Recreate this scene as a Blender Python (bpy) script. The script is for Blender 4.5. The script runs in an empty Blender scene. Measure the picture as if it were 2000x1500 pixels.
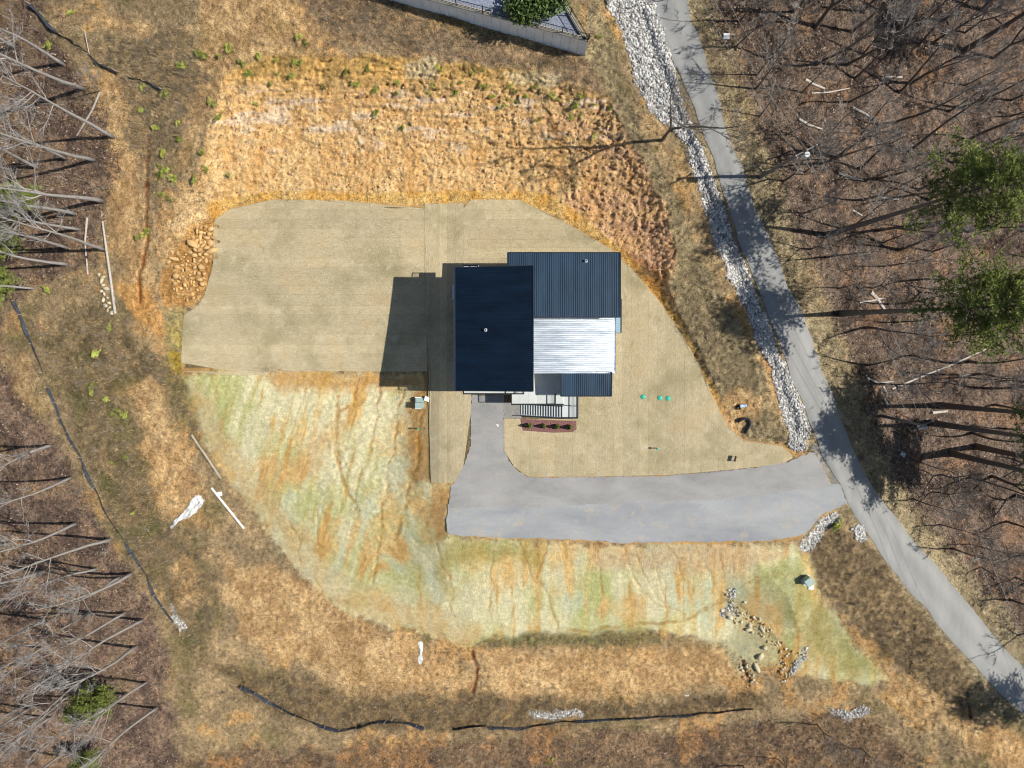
import bpy, math, random
import numpy as np
from mathutils import Vector, Matrix

random.seed(7)
RNG = np.random.default_rng(11)
S = bpy.context.scene
COL = S.collection
R = math.radians

# ------------------------------------------------------------------ camera, sky, sun, exposure
CAM_H, FPX, TILT = 83.0, 1383.0, R(-2.07)
cam_d = bpy.data.cameras.new('camera'); cam = bpy.data.objects.new('camera', cam_d); COL.objects.link(cam)
cam.location = (0, 0, CAM_H); cam.rotation_euler = (TILT, 0, 0)
cam_d.sensor_width = 36.0; cam_d.lens = 36.0 * FPX / 2000.0
cam_d.clip_start = 0.5; cam_d.clip_end = 5000
S.camera = cam
SUN_EL, SUN_AZ = R(48.5), R(90)          # azimuth measured from +Y (picture top) clockwise: the sun stands at picture right
W_ = bpy.data.worlds.new('World'); S.world = W_; W_.use_nodes = True
nt = W_.node_tree; nt.nodes.clear()
sky = nt.nodes.new('ShaderNodeTexSky'); sky.sky_type = 'NISHITA'; sky.sun_disc = False
sky.sun_elevation = SUN_EL; sky.sun_rotation = SUN_AZ; sky.air_density = 1.0; sky.dust_density = 0.6
bg = nt.nodes.new('ShaderNodeBackground'); bg.inputs['Strength'].default_value = 0.072
ow = nt.nodes.new('ShaderNodeOutputWorld')
nt.links.new(sky.outputs[0], bg.inputs[0]); nt.links.new(bg.outputs[0], ow.inputs[0])
sd_ = bpy.data.lights.new('sun', 'SUN'); sd_.energy = 4.6; sd_.angle = R(0.5); sd_.color = (1.0, 0.955, 0.88)
sun = bpy.data.objects.new('sun', sd_); COL.objects.link(sun); sun.location = (60, 0, 90)
sun.rotation_euler = (0, R(90) - SUN_EL, 0)
S.view_settings.view_transform = 'Standard'; S.view_settings.look = 'None'
S.view_settings.exposure = 0.42; S.cycles.pixel_filter_type = 'BLACKMAN_HARRIS'; S.cycles.filter_width = 1.05; S.view_settings.gamma = 1.0; S.view_settings.use_curve_mapping = False
EXPO = 1.62     # what a white horizontal surface reads in the picture; used to turn seen colours into albedo

# ------------------------------------------------------------------ helpers: picture survey -> metres
ca, sa = math.cos(TILT), math.sin(TILT)
def Wp(u, v, z):
    """survey position of something seen at (u, v) in the photograph and standing at height z"""
    u = np.asarray(u, float); v = np.asarray(v, float); z = np.asarray(z, float)
    dx = (u - 1000.0) / FPX; dyc = -(v - 750.0) / FPX
    dy = dyc * ca + sa; dz = dyc * sa - ca
    t = (CAM_H - z) / (-dz)
    return dx * t, dy * t, z + 0 * t
def P(u, v, z=0.0):
    x, y, zz = Wp(u, v, z); return Vector((float(x), float(y), float(zz)))
def lin(c):
    c = np.asarray(c, float) / 255.0
    return np.where(c <= 0.04045, c / 12.92, ((c + 0.055) / 1.055) ** 2.4)
def alb(r, g, b, k=1.0):
    return np.clip(lin((r, g, b)) / EXPO * k, 0.0, 0.9)
def alb4(r, g, b, k=1.0):
    a = alb(r, g, b, k); return (float(a[0]), float(a[1]), float(a[2]), 1.0)

_T = [np.random.default_rng(100 + i).random((256, 256)).astype(np.float32) for i in range(6)]
def vn(x, y, s=0):
    x = np.asarray(x, np.float32); y = np.asarray(y, np.float32)
    T = _T[s % 6]; x0 = np.floor(x); y0 = np.floor(y); fx = x - x0; fy = y - y0
    fx = fx * fx * (3 - 2 * fx); fy = fy * fy * (3 - 2 * fy)
    xi = (x0.astype(np.int64) + 17 * s) & 255; yi = (y0.astype(np.int64) + 31 * s) & 255
    x1 = (xi + 1) & 255; y1 = (yi + 1) & 255
    return (T[yi, xi] * (1 - fx) + T[yi, x1] * fx) * (1 - fy) + (T[y1, xi] * (1 - fx) + T[y1, x1] * fx) * fy
def fbm(x, y, s=0, o=4):
    a, t, n = 0.5, 0, 0.0
    for i in range(o):
        n = n + a * vn(x * 2 ** i + 3.7 * i, y * 2 ** i - 5.1 * i, s + i); t += a; a *= 0.5
    return n / t * 2 - 1            # about -1..1, mostly -.5...5
def cell(x, y, s=0):
    """F1, F2 and the id of the nearest jittered cell"""
    T1, T2, T3 = _T[s % 6], _T[(s + 1) % 6], _T[(s + 2) % 6]
    xi = np.floor(x).astype(np.int64); yi = np.floor(y).astype(np.int64)
    f1 = np.full(x.shape, 9.0, np.float32); f2 = f1.copy(); cid = np.zeros(x.shape, np.float32)
    for j in (-1, 0, 1):
        for i in (-1, 0, 1):
            cx, cy = (xi + i) & 255, (yi + j) & 255
            px = xi + i + T1[cy, cx]; py = yi + j + T2[cy, cx]
            d = np.sqrt((px - x) ** 2 + (py - y) ** 2).astype(np.float32)
            n = d < f1
            f2 = np.where(n, f1, np.minimum(f2, d)); cid = np.where(n, T3[cy, cx], cid); f1 = np.where(n, d, f1)
    return f1, f2, cid
def sst(a, b, x):
    t = np.clip((x - a) / (b - a), 0, 1); return t * t * (3 - 2 * t)

def sd_exact(poly, U, V):
    p = np.asarray(poly, np.float32); q = np.roll(p, -1, 0)
    d = np.full(U.shape, 1e12, np.float32); ins = np.zeros(U.shape, bool)
    for (ax, ay), (bx, by) in zip(p, q):
        ex, ey = bx - ax, by - ay; wx, wy = U - ax, V - ay
        t = np.clip((wx * ex + wy * ey) / (ex * ex + ey * ey + 1e-9), 0, 1)
        d = np.minimum(d, (wx - ex * t) ** 2 + (wy - ey * t) ** 2)
        if ay != by:
            c = ((ay > V) != (by > V)) & (U < (bx - ax) * (V - ay) / (by - ay) + ax)
            ins ^= c
    d = np.sqrt(d); return np.where(ins, d, -d)
def ld_exact(line, U, V):
    d = np.full(U.shape, 1e12, np.float32)
    for (ax, ay), (bx, by) in zip(line[:-1], line[1:]):
        ex, ey = bx - ax, by - ay; wx, wy = U - ax, V - ay
        t = np.clip((wx * ex + wy * ey) / (ex * ex + ey * ey + 1e-9), 0, 1)
        d = np.minimum(d, (wx - ex * t) ** 2 + (wy - ey * t) ** 2)
    return np.sqrt(d)

# ------------------------------------------------------------------ outlines surveyed from the photograph
PAD = [(418,430),(455,405),(540,388),(830,399),(1010,387),(1100,430),(1150,460),(1200,490),(1240,530),(1290,590),(1330,650),
       (1365,710),(1390,770),(1420,830),(1450,860),(1530,868),(1560,890),(1600,888),(1640,945),(1652,985),(1605,1008),(1560,1055),
       (1400,1064),(1200,1062),(950,1050),(875,1045),(872,1000),(880,945),(830,943),(828,728),(520,720),(354,727),(360,615),(395,590),(418,500)]
OUT = [(290,600),(330,480),(400,330),(440,140),(520,105),(650,110),(800,105),(850,130),(1000,130),(1110,160),(1190,190),(1240,290),
       (1290,390),(1322,490),(1305,550),(1322,600),(1362,670),(1402,760),(1440,800),(1460,858),(1540,864),(1605,878),(1657,950),
       (1667,990),(1612,1027),(1578,1070),(1600,1180),(1560,1230),(1420,1190),(1300,1228),(1100,1240),(920,1260),(800,1228),(680,1190),
       (600,1125),(530,1045),(450,935),(395,850),(352,742),(330,690),(305,640)]
HEIGHTS = [(100,0,4.5),(0,0,1.5),(300,100,5.5),(440,140,6.3),(600,60,7.6),(800,100,7.6),(1000,120,7.2),(1150,120,7.2),(1190,190,5.9),
 (1290,390,3.8),(1322,490,2.7),(1305,550,1.6),(1362,670,.9),(1440,800,.35),(1540,870,.1),(1300,0,8.0),(1400,250,6.2),(1450,450,3.4),
 (1540,640,2.1),(1600,800,.8),(1640,930,0),(1720,1050,-1.4),(1850,1200,-3.8),(2000,1370,-6.6),(1480,345,4.2),(1580,180,3.2),(1600,400,.6),(1640,580,-1.0),(1560,260,2.8),(1700,180,-1.5),
 (2000,60,-9),(2000,450,-15),(2000,750,-17),(2000,1000,-17),(1700,600,-4.2),(1740,830,-4.6),(1560,1230,-6),(1420,1190,-7.2),(1300,1228,-8),
 (920,1260,-8.4),(680,1190,-7.6),(530,1045,-6.4),(395,850,-4.6),(352,742,-2.9),(305,640,-.8),(330,480,1.4),(270,560,.4),
 (1000,1400,-10.8),(500,1400,-12),(1500,1420,-10.5),(1800,1400,-8),(1650,1150,-3.0),(1750,1300,-6.0),(0,700,-8),(0,1100,-12),(0,1480,-16),(0,300,-3),
 (200,300,1.2),(200,700,-3.6),(200,1000,-7.6),(320,1250,-10),(1000,1600,-13),(1000,-80,9),(2200,300,-20),(2200,900,-24),(-200,700,-12)]
_hp = np.array(HEIGHTS, float); _n = len(_hp)
def _tps(a, b):
    r2 = (a[:, None, 0] - b[None, :, 0]) ** 2 + (a[:, None, 1] - b[None, :, 1]) ** 2
    return 0.5 * r2 * np.log(r2 + 1e-9)
_q = _hp[:, :2] / 1000.0
_A = np.zeros((_n + 3, _n + 3)); _A[:_n, :_n] = _tps(_q, _q) + np.eye(_n) * 2e-4
_A[:_n, _n] = 1; _A[:_n, _n + 1:] = _q; _A[_n, :_n] = 1; _A[_n + 1:, :_n] = _q.T
_w = np.linalg.solve(_A, np.concatenate([_hp[:, 2], np.zeros(3)]))
def bg_h(U, V):
    sh = U.shape; p = np.stack([np.clip(U, -250, 2250).ravel(), np.clip(V, -200, 1700).ravel()], 1) / 1000.0
    o = _w[_n] + p @ _w[_n + 1:]
    for i in range(_n):
        r2 = (p[:, 0] - _q[i, 0]) ** 2 + (p[:, 1] - _q[i, 1]) ** 2
        o = o + _w[i] * 0.5 * r2 * np.log(r2 + 1e-9)
    return o.reshape(sh)

# survey grid: 2.5 px (0.15 m) inside the picture, coarsening out to the horizon
STEP = 2.5
def axis(a, b):
    core = np.arange(a, b + .1, STEP); o = []; s, c = 4.0, 0.0
    while c < 14000: c += s; o.append(c); s *= 1.35
    o = np.array(o); return np.concatenate([(a - o)[::-1], core, b + o])
US, VS = axis(-40, 2040), axis(-40, 1540)
U, V = np.meshgrid(US, VS); U = U.astype(np.float32); V = V.astype(np.float32)
# coarse distance rasters, sampled with warped coordinates
_cu = np.arange(-400, 2401, 8.0); _cv = np.arange(-400, 1901, 8.0)
_CU, _CV = [a.astype(np.float32) for a in np.meshgrid(_cu, _cv)]
def samp(Rr, u, v):
    x = np.clip((u + 400) / 8.0, 0, len(_cu) - 1.001); y = np.clip((v + 400) / 8.0, 0, len(_cv) - 1.001)
    xi = x.astype(np.int32); yi = y.astype(np.int32); fx = x - xi; fy = y - yi
    return (Rr[yi, xi] * (1 - fx) + Rr[yi, xi + 1] * fx) * (1 - fy) + (Rr[yi + 1, xi] * (1 - fx) + Rr[yi + 1, xi + 1] * fx) * fy
WX = 1.0 * fbm(U / 40, V / 40, 0); WY = fbm(U / 40, V / 40, 3); WF = fbm(U / 9, V / 9, 1, 3)
def M(poly, amp=10, soft=4, fine=6):
    s = samp(sd_exact(poly, _CU, _CV), U + WX * amp * 2, V + WY * amp * 2) + WF * fine
    return sst(-soft, soft, s)
def L(line, w, amp=3, soft=None):
    d = samp(ld_exact(line, _CU, _CV), U + WX * amp * 2, V + WY * amp * 2) + WF * w * .5
    return 1 - sst(w * .35, w if soft is None else w + soft, d)
def Lx(line, w, amp=2):                      # thin line, exact distance (only near it)
    a = np.array(line); m = (U > a[:, 0].min() - 40) & (U < a[:, 0].max() + 40) & (V > a[:, 1].min() - 40) & (V < a[:, 1].max() + 40)
    o = np.zeros(U.shape, np.float32)
    d = ld_exact(line, U[m] + WX[m] * amp * 2 + WF[m] * 2, V[m] + WY[m] * amp * 2 + WF[m] * 2)
    o[m] = 1 - sst(w * .3, w, d); return o

sdP = sd_exact(PAD, U, V); sdO = -sd_exact(OUT, U, V)
dP = np.maximum(-sdP, 0); dO = np.maximum(-sdO, 0)
tt = dP / (dP + dO + 1e-3)
H0 = bg_h(U, V)
padz = (0.5 - 2.8 * np.clip((V - 500) / 240, 0, 1) ** 1.3) * sst(886, 750, U)
Z = padz * (1 - tt) + H0 * tt

# ---- zone masks
BANK = [(395,300),(420,210),(445,140),(520,108),(650,112),(800,105),(850,128),(1000,130),(1110,160),(1190,190),(1240,290),(1290,390),
        (1322,490),(1302,548),(1280,548),(1215,485),(1140,425),(1085,388),(1010,374),(800,376),(600,380),(540,376),(480,392),(440,400),(410,360)]
m_bank = M(BANK, 6, 5, 7)
ROCKS_W = [(372,440),(420,425),(424,500),(415,560),(380,600),(320,600),(310,560),(330,510)]
HYD = [(352,735),(520,722),(828,730),(834,945),(880,945),(872,1045),(950,1052),(1200,1064),(1400,1066),(1560,1062),(1590,1110),(1620,1180),
       (1670,1260),(1740,1330),(1690,1340),(1600,1320),(1500,1300),(1420,1260),(1300,1232),(1100,1240),(920,1258),(800,1230),(680,1192),(600,1128),(530,1045),(450,938),(396,852)]
m_hyd = M(HYD, 7, 8, 8)
FW = [(-900,-500),(40,-60),(95,60),(165,150),(225,270),(212,420),(170,520),(60,560),(20,600),(0,690),(60,800),(120,880),(175,980),(235,1080),(292,1180),
      (325,1300),(345,1420),(355,1900),(-900,1900)]
FE = [(1362,-400),(1385,60),(1440,160),(1490,290),(1530,420),(1580,530),(1640,660),(1690,800),(1740,940),(1810,1040),(1890,1130),(1960,1220),(2060,1300),
      (2600,1700),(2600,-400)]
FS = [(1440,1420),(1600,1395),(1720,1420),(1800,1480),(1860,1700),(300,1900),(340,1480),(900,1440),(1060,1420),(1250,1430)]
m_fw, m_fe, m_fs = M(FW, 14, 14, 6), M(FE, 10, 12, 6), M(FS, 12, 12, 6)
ROAD_L = [(1205,-120),(1262,0),(1300,90),(1345,190),(1385,290),(1410,370),(1442,470),(1490,590),(1540,720),(1580,820),(1604,890),(1642,945),(1672,1010),(1722,1085),(1790,1170),(1850,1240),(1930,1330),(2005,1402),(2120,1510)]
ROAD_R = [(1300,-120),(1340,0),(1368,80),(1400,190),(1430,280),(1455,350),(1490,440),(1535,545),(1580,640),(1614,740),(1652,840),(1682,910),(1718,970),(1772,1040),(1842,1120),(1902,1190),(1962,1265),(2050,1350),(2170,1460)]
ROADP = ROAD_L + ROAD_R[::-1]
m_roadside = M([(a - 22, b) for a, b in ROAD_L] + [(a + 58, b) for a, b in ROAD_R[::-1]], 7, 22, 8)

# ---- ground colours (albedo), painted zone by zone: soil and plants, plus painted shade at the undercut bank ledge
def C(*c): return alb(*c).astype(np.float32)
ALB = np.zeros(U.shape + (3,), np.float32); GRAIN = np.full(U.shape, 0.5, np.float32)
n1, n2, n3 = fbm(U / 90, V / 90, 2), fbm(U / 28, V / 28, 4), fbm(U / 7, V / 7, 5, 3)
def put(m, c): global ALB; ALB = ALB * (1 - m[..., None]) + c * m[..., None]
def mix(a, b, t): t = np.clip(t, 0, 1)[..., None]; return a * (1 - t) + b * t
brush = mix(C(164, 142, 108), C(212, 182, 136), .5 + n2 * 1.2 + n1 * .8)
ALB += brush
put(sst(.12, .34, n1 + n2 * .7) * .75, C(216, 168, 106))
put(sst(.15, .45, fbm(U / 60 + 9, V / 60, 1)) * .45, C(122, 116, 66))
put(m_fw, mix(C(112, 94, 82), C(162, 134, 112), .5 + n2 * 1.4 + n3 * .5))
put(m_fw * sst(.1, .4, n1 + .5 * n2) * .5, C(184, 148, 108))
put(m_fe, mix(C(88, 75, 66), C(136, 116, 101), .5 + n2 * 1.4 + n3 * .5))
put(m_fe * sst(.2, .42, fbm(U / 45, V / 45, 0) + .3 * n3) * .35, C(176, 132, 92))
put(m_fs, mix(C(118, 98, 78), C(164, 134, 102), .5 + n2 * 1.4 + n3 * .5))
put(m_fs * sst(.1, .4, n1 + .6 * n2) * .6, C(202, 148, 92))
put(m_roadside * .9, mix(C(144, 130, 102), C(186, 170, 134), .5 + n2 * 1.5 + n3 * .5))
UPL = [(560,-40),(760,10),(900,60),(1150,110),(1180,180),(1000,125),(850,125),(800,100),(650,80)]
put(M(UPL, 8, 12) * .8, mix(C(146, 124, 100), C(184, 152, 116), .5 + n2 * 1.6 + n3))
VERGE = [(1150,-40),(1190,60),(1225,200),(1290,330),(1360,470),(1420,600),(1500,740),(1545,860),(1460,862),(1400,770),(1330,650),(1310,545),(1322,490),(1240,300),(1190,190),(1140,110)]
put(M(VERGE, 5, 6), mix(C(152, 136, 104), C(194, 174, 132), .5 + n2 * 1.3 + n1 + n3 * .6))
BRSE = [(1580,1075),(1625,1030),(1690,1045),(1760,1150),(1850,1260),(1900,1330),(1890,1395),(1800,1340),(1700,1250),(1620,1160)]
put(M(BRSE, 6, 6), mix(C(134, 114, 86), C(180, 154, 114), .5 + n2 * 1.5 + n3))
BR1 = [(90,640),(200,600),(300,680),(340,780),(290,740),(235,770),(270,870),(320,1010),(400,1060),(430,1200),(390,1300),(330,1200),(240,1050),(170,920)]
BR2 = [(400,1290),(560,1325),(800,1362),(1000,1352),(1200,1378),(1460,1350),(1490,1385),(1200,1405),(960,1425),(720,1425),(540,1400)]
BR3 = [(200,60),(420,80),(440,150),(400,240),(300,330),(330,430),(300,470),(270,330),(230,180)]
m_b1, m_b2, m_b3 = M(BR1, 12, 16, 9), M(BR2, 10, 12, 9), M(BR3, 12, 14, 9)
put(m_b1 * .85, mix(C(122, 106, 76), C(170, 144, 106), .5 + n2 * 1.5 + n3 * .6)); put(m_b1 * sst(.05, .3, fbm(U / 50 + 5, V / 50, 3)) * .5, C(112, 116, 66))
put(m_b2 * .8, mix(C(106, 88, 64), C(160, 132, 94), .5 + n2 * 1.6 + n3 * .8)); put(m_b3 * .7, mix(C(138, 120, 94), C(190, 162, 120), .5 + n2 * 1.6 + n3 * .7))
# bare clay
clay = mix(C(214, 166, 108), C(238, 200, 144), .5 + n2 * 1.3 + n3 * .5)
for poly, k in (([(180,140),(232,150),(285,420),(310,600),(250,610),(222,480),(215,300)], .8), ([(100,15),(200,18),(300,52),(280,60),(180,36),(110,28)], .8),
          ([(405,-40),(560,-40),(640,60),(560,110),(455,150),(400,240),(370,340),(340,330),(395,150)], .6), ([(300,420),(400,320),(470,380),(420,430),(370,450),(330,520)], .95),
          ([(240,760),(290,725),(350,850),(400,960),(425,1040),(330,1010),(280,860)], .75), ([(430,1085),(620,1140),(760,1235),(910,1285),(930,1350),(700,1345),(560,1290),(470,1250)], .72),
          ([(940,1275),(1400,1262),(1460,1300),(1380,1340),(1100,1368),(950,1350)], .75), ([(1680,1262),(1780,1335),(1900,1395),(2030,1440),(2060,1530),(1940,1500),(1810,1405),(1720,1340)], .85),
          ([(1398,785),(1440,765),(1490,775),(1480,800),(1450,830),(1440,860),(1415,850)], .9), ([(1265,220),(1300,245),(1290,275),(1262,255)], .7),
          ([(1310,300),(1335,310),(1342,350),(1320,350)], .7), ([(1368,380),(1390,400),(1440,520),(1430,540),(1380,440)], .5), ([(1500,760),(1530,790),(1540,840),(1505,800)], .6),
          ([(330,1090),(380,1100),(400,1180),(340,1170)], .6), ([(20,700),(60,690),(60,760),(90,790),(75,800),(30,760)], .6), ([(330,600),(352,640),(352,735),(320,690),(290,640)], .6)):
    put(M(poly, 12, 18, 9) * k * (.75 + .5 * sst(-.4, .4, n2)), clay)
WASH = [(225,545),(290,560),(318,620),(322,660),(322,668),(300,655),(270,625),(240,600)]
put(M(WASH, 6, 6) * .9, mix(C(226, 164, 92), C(240, 190, 120), .5 + n2))
# hydroseeded fill slope: pale green mulch, ochre washes
rt_ = sst(960, 700, U); sx_ = U + V * .26 * rt_; sy_ = V - U * .26 * rt_
stk = fbm(sx_ / 13 + WX * .6, sy_ / 150, 2, 4); stk2 = fbm(sx_ / 5, sy_ / 46, 4, 3)
hyd = mix(C(242, 232, 186), C(206, 206, 136), .34 + n1 * 1.3 + stk * .9 + stk2 * .4); hyd = mix(hyd, C(214, 222, 190), sst(.05, .35, fbm(U / 70, V / 90, 0)) * .55)
hyd = mix(hyd, C(242, 204, 138), sst(-.08, .38, .6 * fbm(U / 110 + 3, V / 70, 4) + .55 * stk + .2 * stk2))
hyd = mix(hyd, C(216, 172, 100), sst(.24, .56, stk * .8 + stk2 * .5) * .8)
put(m_hyd, hyd * 1.09)
RIM = [(352,735),(396,852),(450,938),(530,1045),(600,1128),(680,1192),(800,1230),(920,1258),(925,1225),(800,1190),(690,1140),(610,1070),(540,980),(450,860),(400,760)]
put(M(RIM, 14, 16) * m_hyd * .75, mix(C(246, 224, 172), C(234, 196, 130), .5 + n2 * 1.5))
put(M([(1150,1066),(1540,1066),(1520,1100),(1380,1110),(1150,1120)], 12, 18) * .7, C(232, 196, 150))
put(M([(1480,1130),(1560,1080),(1620,1190),(1720,1320),(1660,1330),(1560,1250)], 12, 16) * .7, mix(C(168, 168, 98), C(202, 196, 136), .5 + n2 * 1.6))
put(M([(1390,1260),(1460,1210),(1540,1250),(1530,1300),(1460,1310)], 10, 12) * .7, mix(C(196, 192, 150), C(220, 208, 160), .5 + n2 * 1.6))
put(M([(930,1250),(1100,1238),(1300,1232),(1290,1255),(1100,1262),(940,1268)], 6, 8) * .75, mix(C(112, 112, 70), C(150, 140, 90), .5 + n2))
put(M([(330,690),(352,742),(395,850),(420,920),(390,880),(345,800),(305,720)], 8, 10) * .7, mix(C(122, 116, 72), C(152, 140, 92), .5 + n2))
put(M([(322,612),(360,600),(356,730),(325,700)], 4, 6) * .75, mix(C(196, 176, 92), C(178, 170, 110), .5 + n2 * 2))
put(M([(326,680),(352,690),(354,732),(340,728)], 3, 5) * .8, C(214, 178, 60))
och = C(196, 146, 76)
put(M([(500,722),(828,730),(830,765),(700,762),(540,758)], 8, 14, 10) * .75, C(222, 164, 86))
put(M([(620,850),(680,800),(690,840),(640,890),(560,950),(500,985),(470,970),(560,900)], 12, 26, 10) * .6, C(232, 184, 118))
put(M([(800,770),(828,760),(832,940),(800,945),(795,860)], 5, 8) * .8, C(214, 160, 88))
put(M([(840,945),(880,948),(872,1045),(850,1060),(835,1000)], 6, 10) * .8, C(228, 172, 100))
put(M([(875,1048),(1000,1056),(1065,1060),(1060,1110),(1000,1085),(900,1100),(870,1160),(850,1120)], 8, 14) * .6, C(178, 160, 78))
RILLS = [([(660,770),(655,830),(662,900),(680,960),(700,1000)],9),([(790,740),(780,800),(770,860),(760,920),(750,980),(740,1060),(732,1110),(728,1140)],6),
 ([(742,760),(735,830),(720,900),(702,930),(690,1000)],5),([(828,800),(816,850),(815,900),(800,960),(790,1000),(770,1050)],7),([(700,740),(690,790),(660,800)],5),
 ([(855,1060),(868,1110),(885,1130),(880,1180),(898,1225)],5),([(1068,1062),(1052,1130),(1074,1165),(1090,1228)],4),([(1020,1060),(1045,1130),(1072,1160)],3.5),([(1165,1065),(1178,1160)],3),
 ([(1220,1065),(1240,1130),(1280,1180),(1340,1196)],3.5),([(1270,1065),(1290,1140),(1305,1185)],3),([(1300,1065),(1332,1110),(1350,1170)],3),([(1362,1065),(1385,1120),(1390,1165)],3),
 ([(1400,1070),(1418,1150)],3),([(1425,1080),(1438,1130)],2.5),([(1240,1075),(1262,1130),(1300,1185)],3),([(600,740),(590,800),(560,860)],3),([(560,1010),(585,1060),(590,1110)],3),
 ([(620,1000),(622,1080)],3),([(1090,1232),(1200,1228),(1260,1220),(1340,1208),(1400,1176),(1430,1172)],7),([(1440,1175),(1470,1212),(1510,1245),(1545,1275),(1548,1300),(1525,1335)],7),
 ([(960,1070),(965,1140),(950,1200)],4),([(1340,1070),(1352,1100)],2.5),([(930,745),(935,740)],2),([(1560,1120),(1480,1130),(1440,1150),(1425,1165)],3)]
rill = np.zeros(U.shape, np.float32)
for ln, w in RILLS: rill = np.maximum(rill, Lx(ln, w * .72, 5) * min(1, .35 + w / 7) * np.clip(.75 + n3 * 1.5 + n2, .15, 1))
put(rill * .75, mix(C(204, 150, 76), C(184, 154, 84), .5 + n1 * 2))
put(M([(1520,1262),(1540,1258),(1554,1278),(1552,1300),(1538,1318),(1520,1326),(1524,1300),(1530,1282)], 6, 8, 6) * .7, C(196, 138, 66))
for ln in ([(925,1272),(931,1300),(927,1330),(924,1352)], [(290,270),(286,380),(288,470),(272,530),(275,590)], [(1890,1375),(1893,1400)], [(1452,1290),(1462,1330)]):
    g = Lx(ln, 5, 3); put(g * .8, C(150, 84, 40)); rill = np.maximum(rill, g * 2.6)
# cut bank
f1, f2, cid = cell((U + WX * 12 + V * .2) / 8.0, (V + WY * 14) / 4.6, 0)
g1, g2, gid = cell((U + WX * 10) / 26, (V + WY * 8) / 15, 3)
bank = mix(C(230, 184, 122), C(252, 218, 160), .35 + (cid - .5) * .7 + n2 * .6)
bank = mix(bank, C(226, 178, 152), sst(.0, .3, fbm(U / 110, V / 30, 5)) * sst(1000, 1220, U) * .55)
bank = mix(bank, C(244, 226, 204), sst(.16, .34, fbm(U / 60, V / 14, 2)) * sst(150, 190, V) * sst(330, 260, V) * .55)
bank = mix(bank, C(232, 178, 108), sst(.1, .45, fbm(U / 22, V / 60, 1)) * .6)
bank = mix(bank, C(230, 182, 138), sst(1090, 1240, U + .3 * V - 100) * .4)
bank = mix(bank, C(236, 190, 112), sst(190, 130, V) * .8)
put(m_bank, np.minimum(bank * 1.12, .8))
put(M([(430,120),(560,105),(1000,125),(1180,185),(1190,225),(1000,175),(560,160),(440,200)], 14, 16) * .55 * sst(-.1, .3, n2), C(148, 124, 76))
put(M([(790,118),(850,112),(855,150),(800,155)], 4, 6) * .7 + M([(980,140),(1100,140),(1100,170),(1000,165)], 6, 8) * .6, C(246, 228, 184))
FRINGE = [(400,395),(470,380),(540,372),(700,376),(1010,370),(1090,385),(1140,425),(1215,487),(1290,560),(1300,590),(1340,645),(1400,765),(1420,830),(1455,865),
          (1420,835),(1385,770),(1330,655),(1285,592),(1235,532),(1195,492),(1100,432),(1010,389),(830,402),(540,391),(455,408),(430,430),(415,440)]
m_fr = M(FRINGE, 3, 4, 4); put(m_fr, mix(C(236, 178, 92), C(242, 200, 124), .5 + n2 * 1.5))
m_rw = M(ROCKS_W, 5, 6); put(m_rw * .9, mix(C(196, 146, 84), C(226, 178, 112), .5 + n2 + (cid - .5)))
put(M([(1205,480),(1240,500),(1300,540),(1295,575),(1245,535)], 3, 6) * .6, C(168, 110, 56))  # darker brown paints the shade of the undercut ledge into the soil
# pad below the matting, gravel court edge
m_pad = sst(-1, 3, sdP); put(m_pad, mix(C(206, 160, 98), C(226, 184, 120), .5 + n2))
put(sst(5, 9, sdP) * (1 - sst(868, 880, U) * sst(900, 940, V)), C(134, 118, 84))
RIPRAP = [[(1165,-40),(1262,-40),(1296,60),(1325,170),(1345,240),(1340,262),(1300,240),(1262,205),(1235,130),(1215,70)],
          [(1300,236),(1342,240),(1362,280),(1378,300),(1350,300),(1330,270)],
          [(1340,290),(1372,285),(1392,350),(1425,450),(1478,580),(1535,720),(1580,830),(1572,880),(1545,878),(1532,820),(1520,760),(1500,700),(1465,620),(1425,540),(1395,460),(1370,380)],
          [(1560,1070),(1600,1018),(1632,1000),(1640,1012),(1612,1032),(1582,1078)],[(1665,1030),(1685,1025),(1695,1050),(1675,1055)],
          [(1540,1320),(1570,1270),(1582,1258),(1575,1285),(1555,1315)],[(1420,1150),(1440,1150),(1438,1168),(1420,1165)],[(1405,1190),(1435,1175),(1430,1200),(1410,1205)],
          [(1618,1388),(1660,1392),(1700,1380),(1700,1395),(1660,1412),(1625,1402)],[(1032,1392),(1140,1390),(1138,1402),(1034,1404)],[(330,1178),(345,1190),(370,1228),(362,1234),(338,1205)]]
m_rip = np.zeros(U.shape, np.float32)
for q in RIPRAP: m_rip = np.maximum(m_rip, M(q, 4, 4, 4))
put(m_rip * .9, C(206, 204, 198))
put(M([(1325,240),(1345,240),(1385,330),(1430,440),(1470,540),(1455,560),(1400,450),(1340,330)], 3, 5) * .6, C(142, 128, 106))
put(M([(1575,868),(1622,872),(1672,950),(1676,1000),(1640,975),(1600,900)], 3, 6, 4) * .95, mix(C(160, 157, 150), C(186, 180, 168), .5 + n2 * 1.5 + n3))
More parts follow.
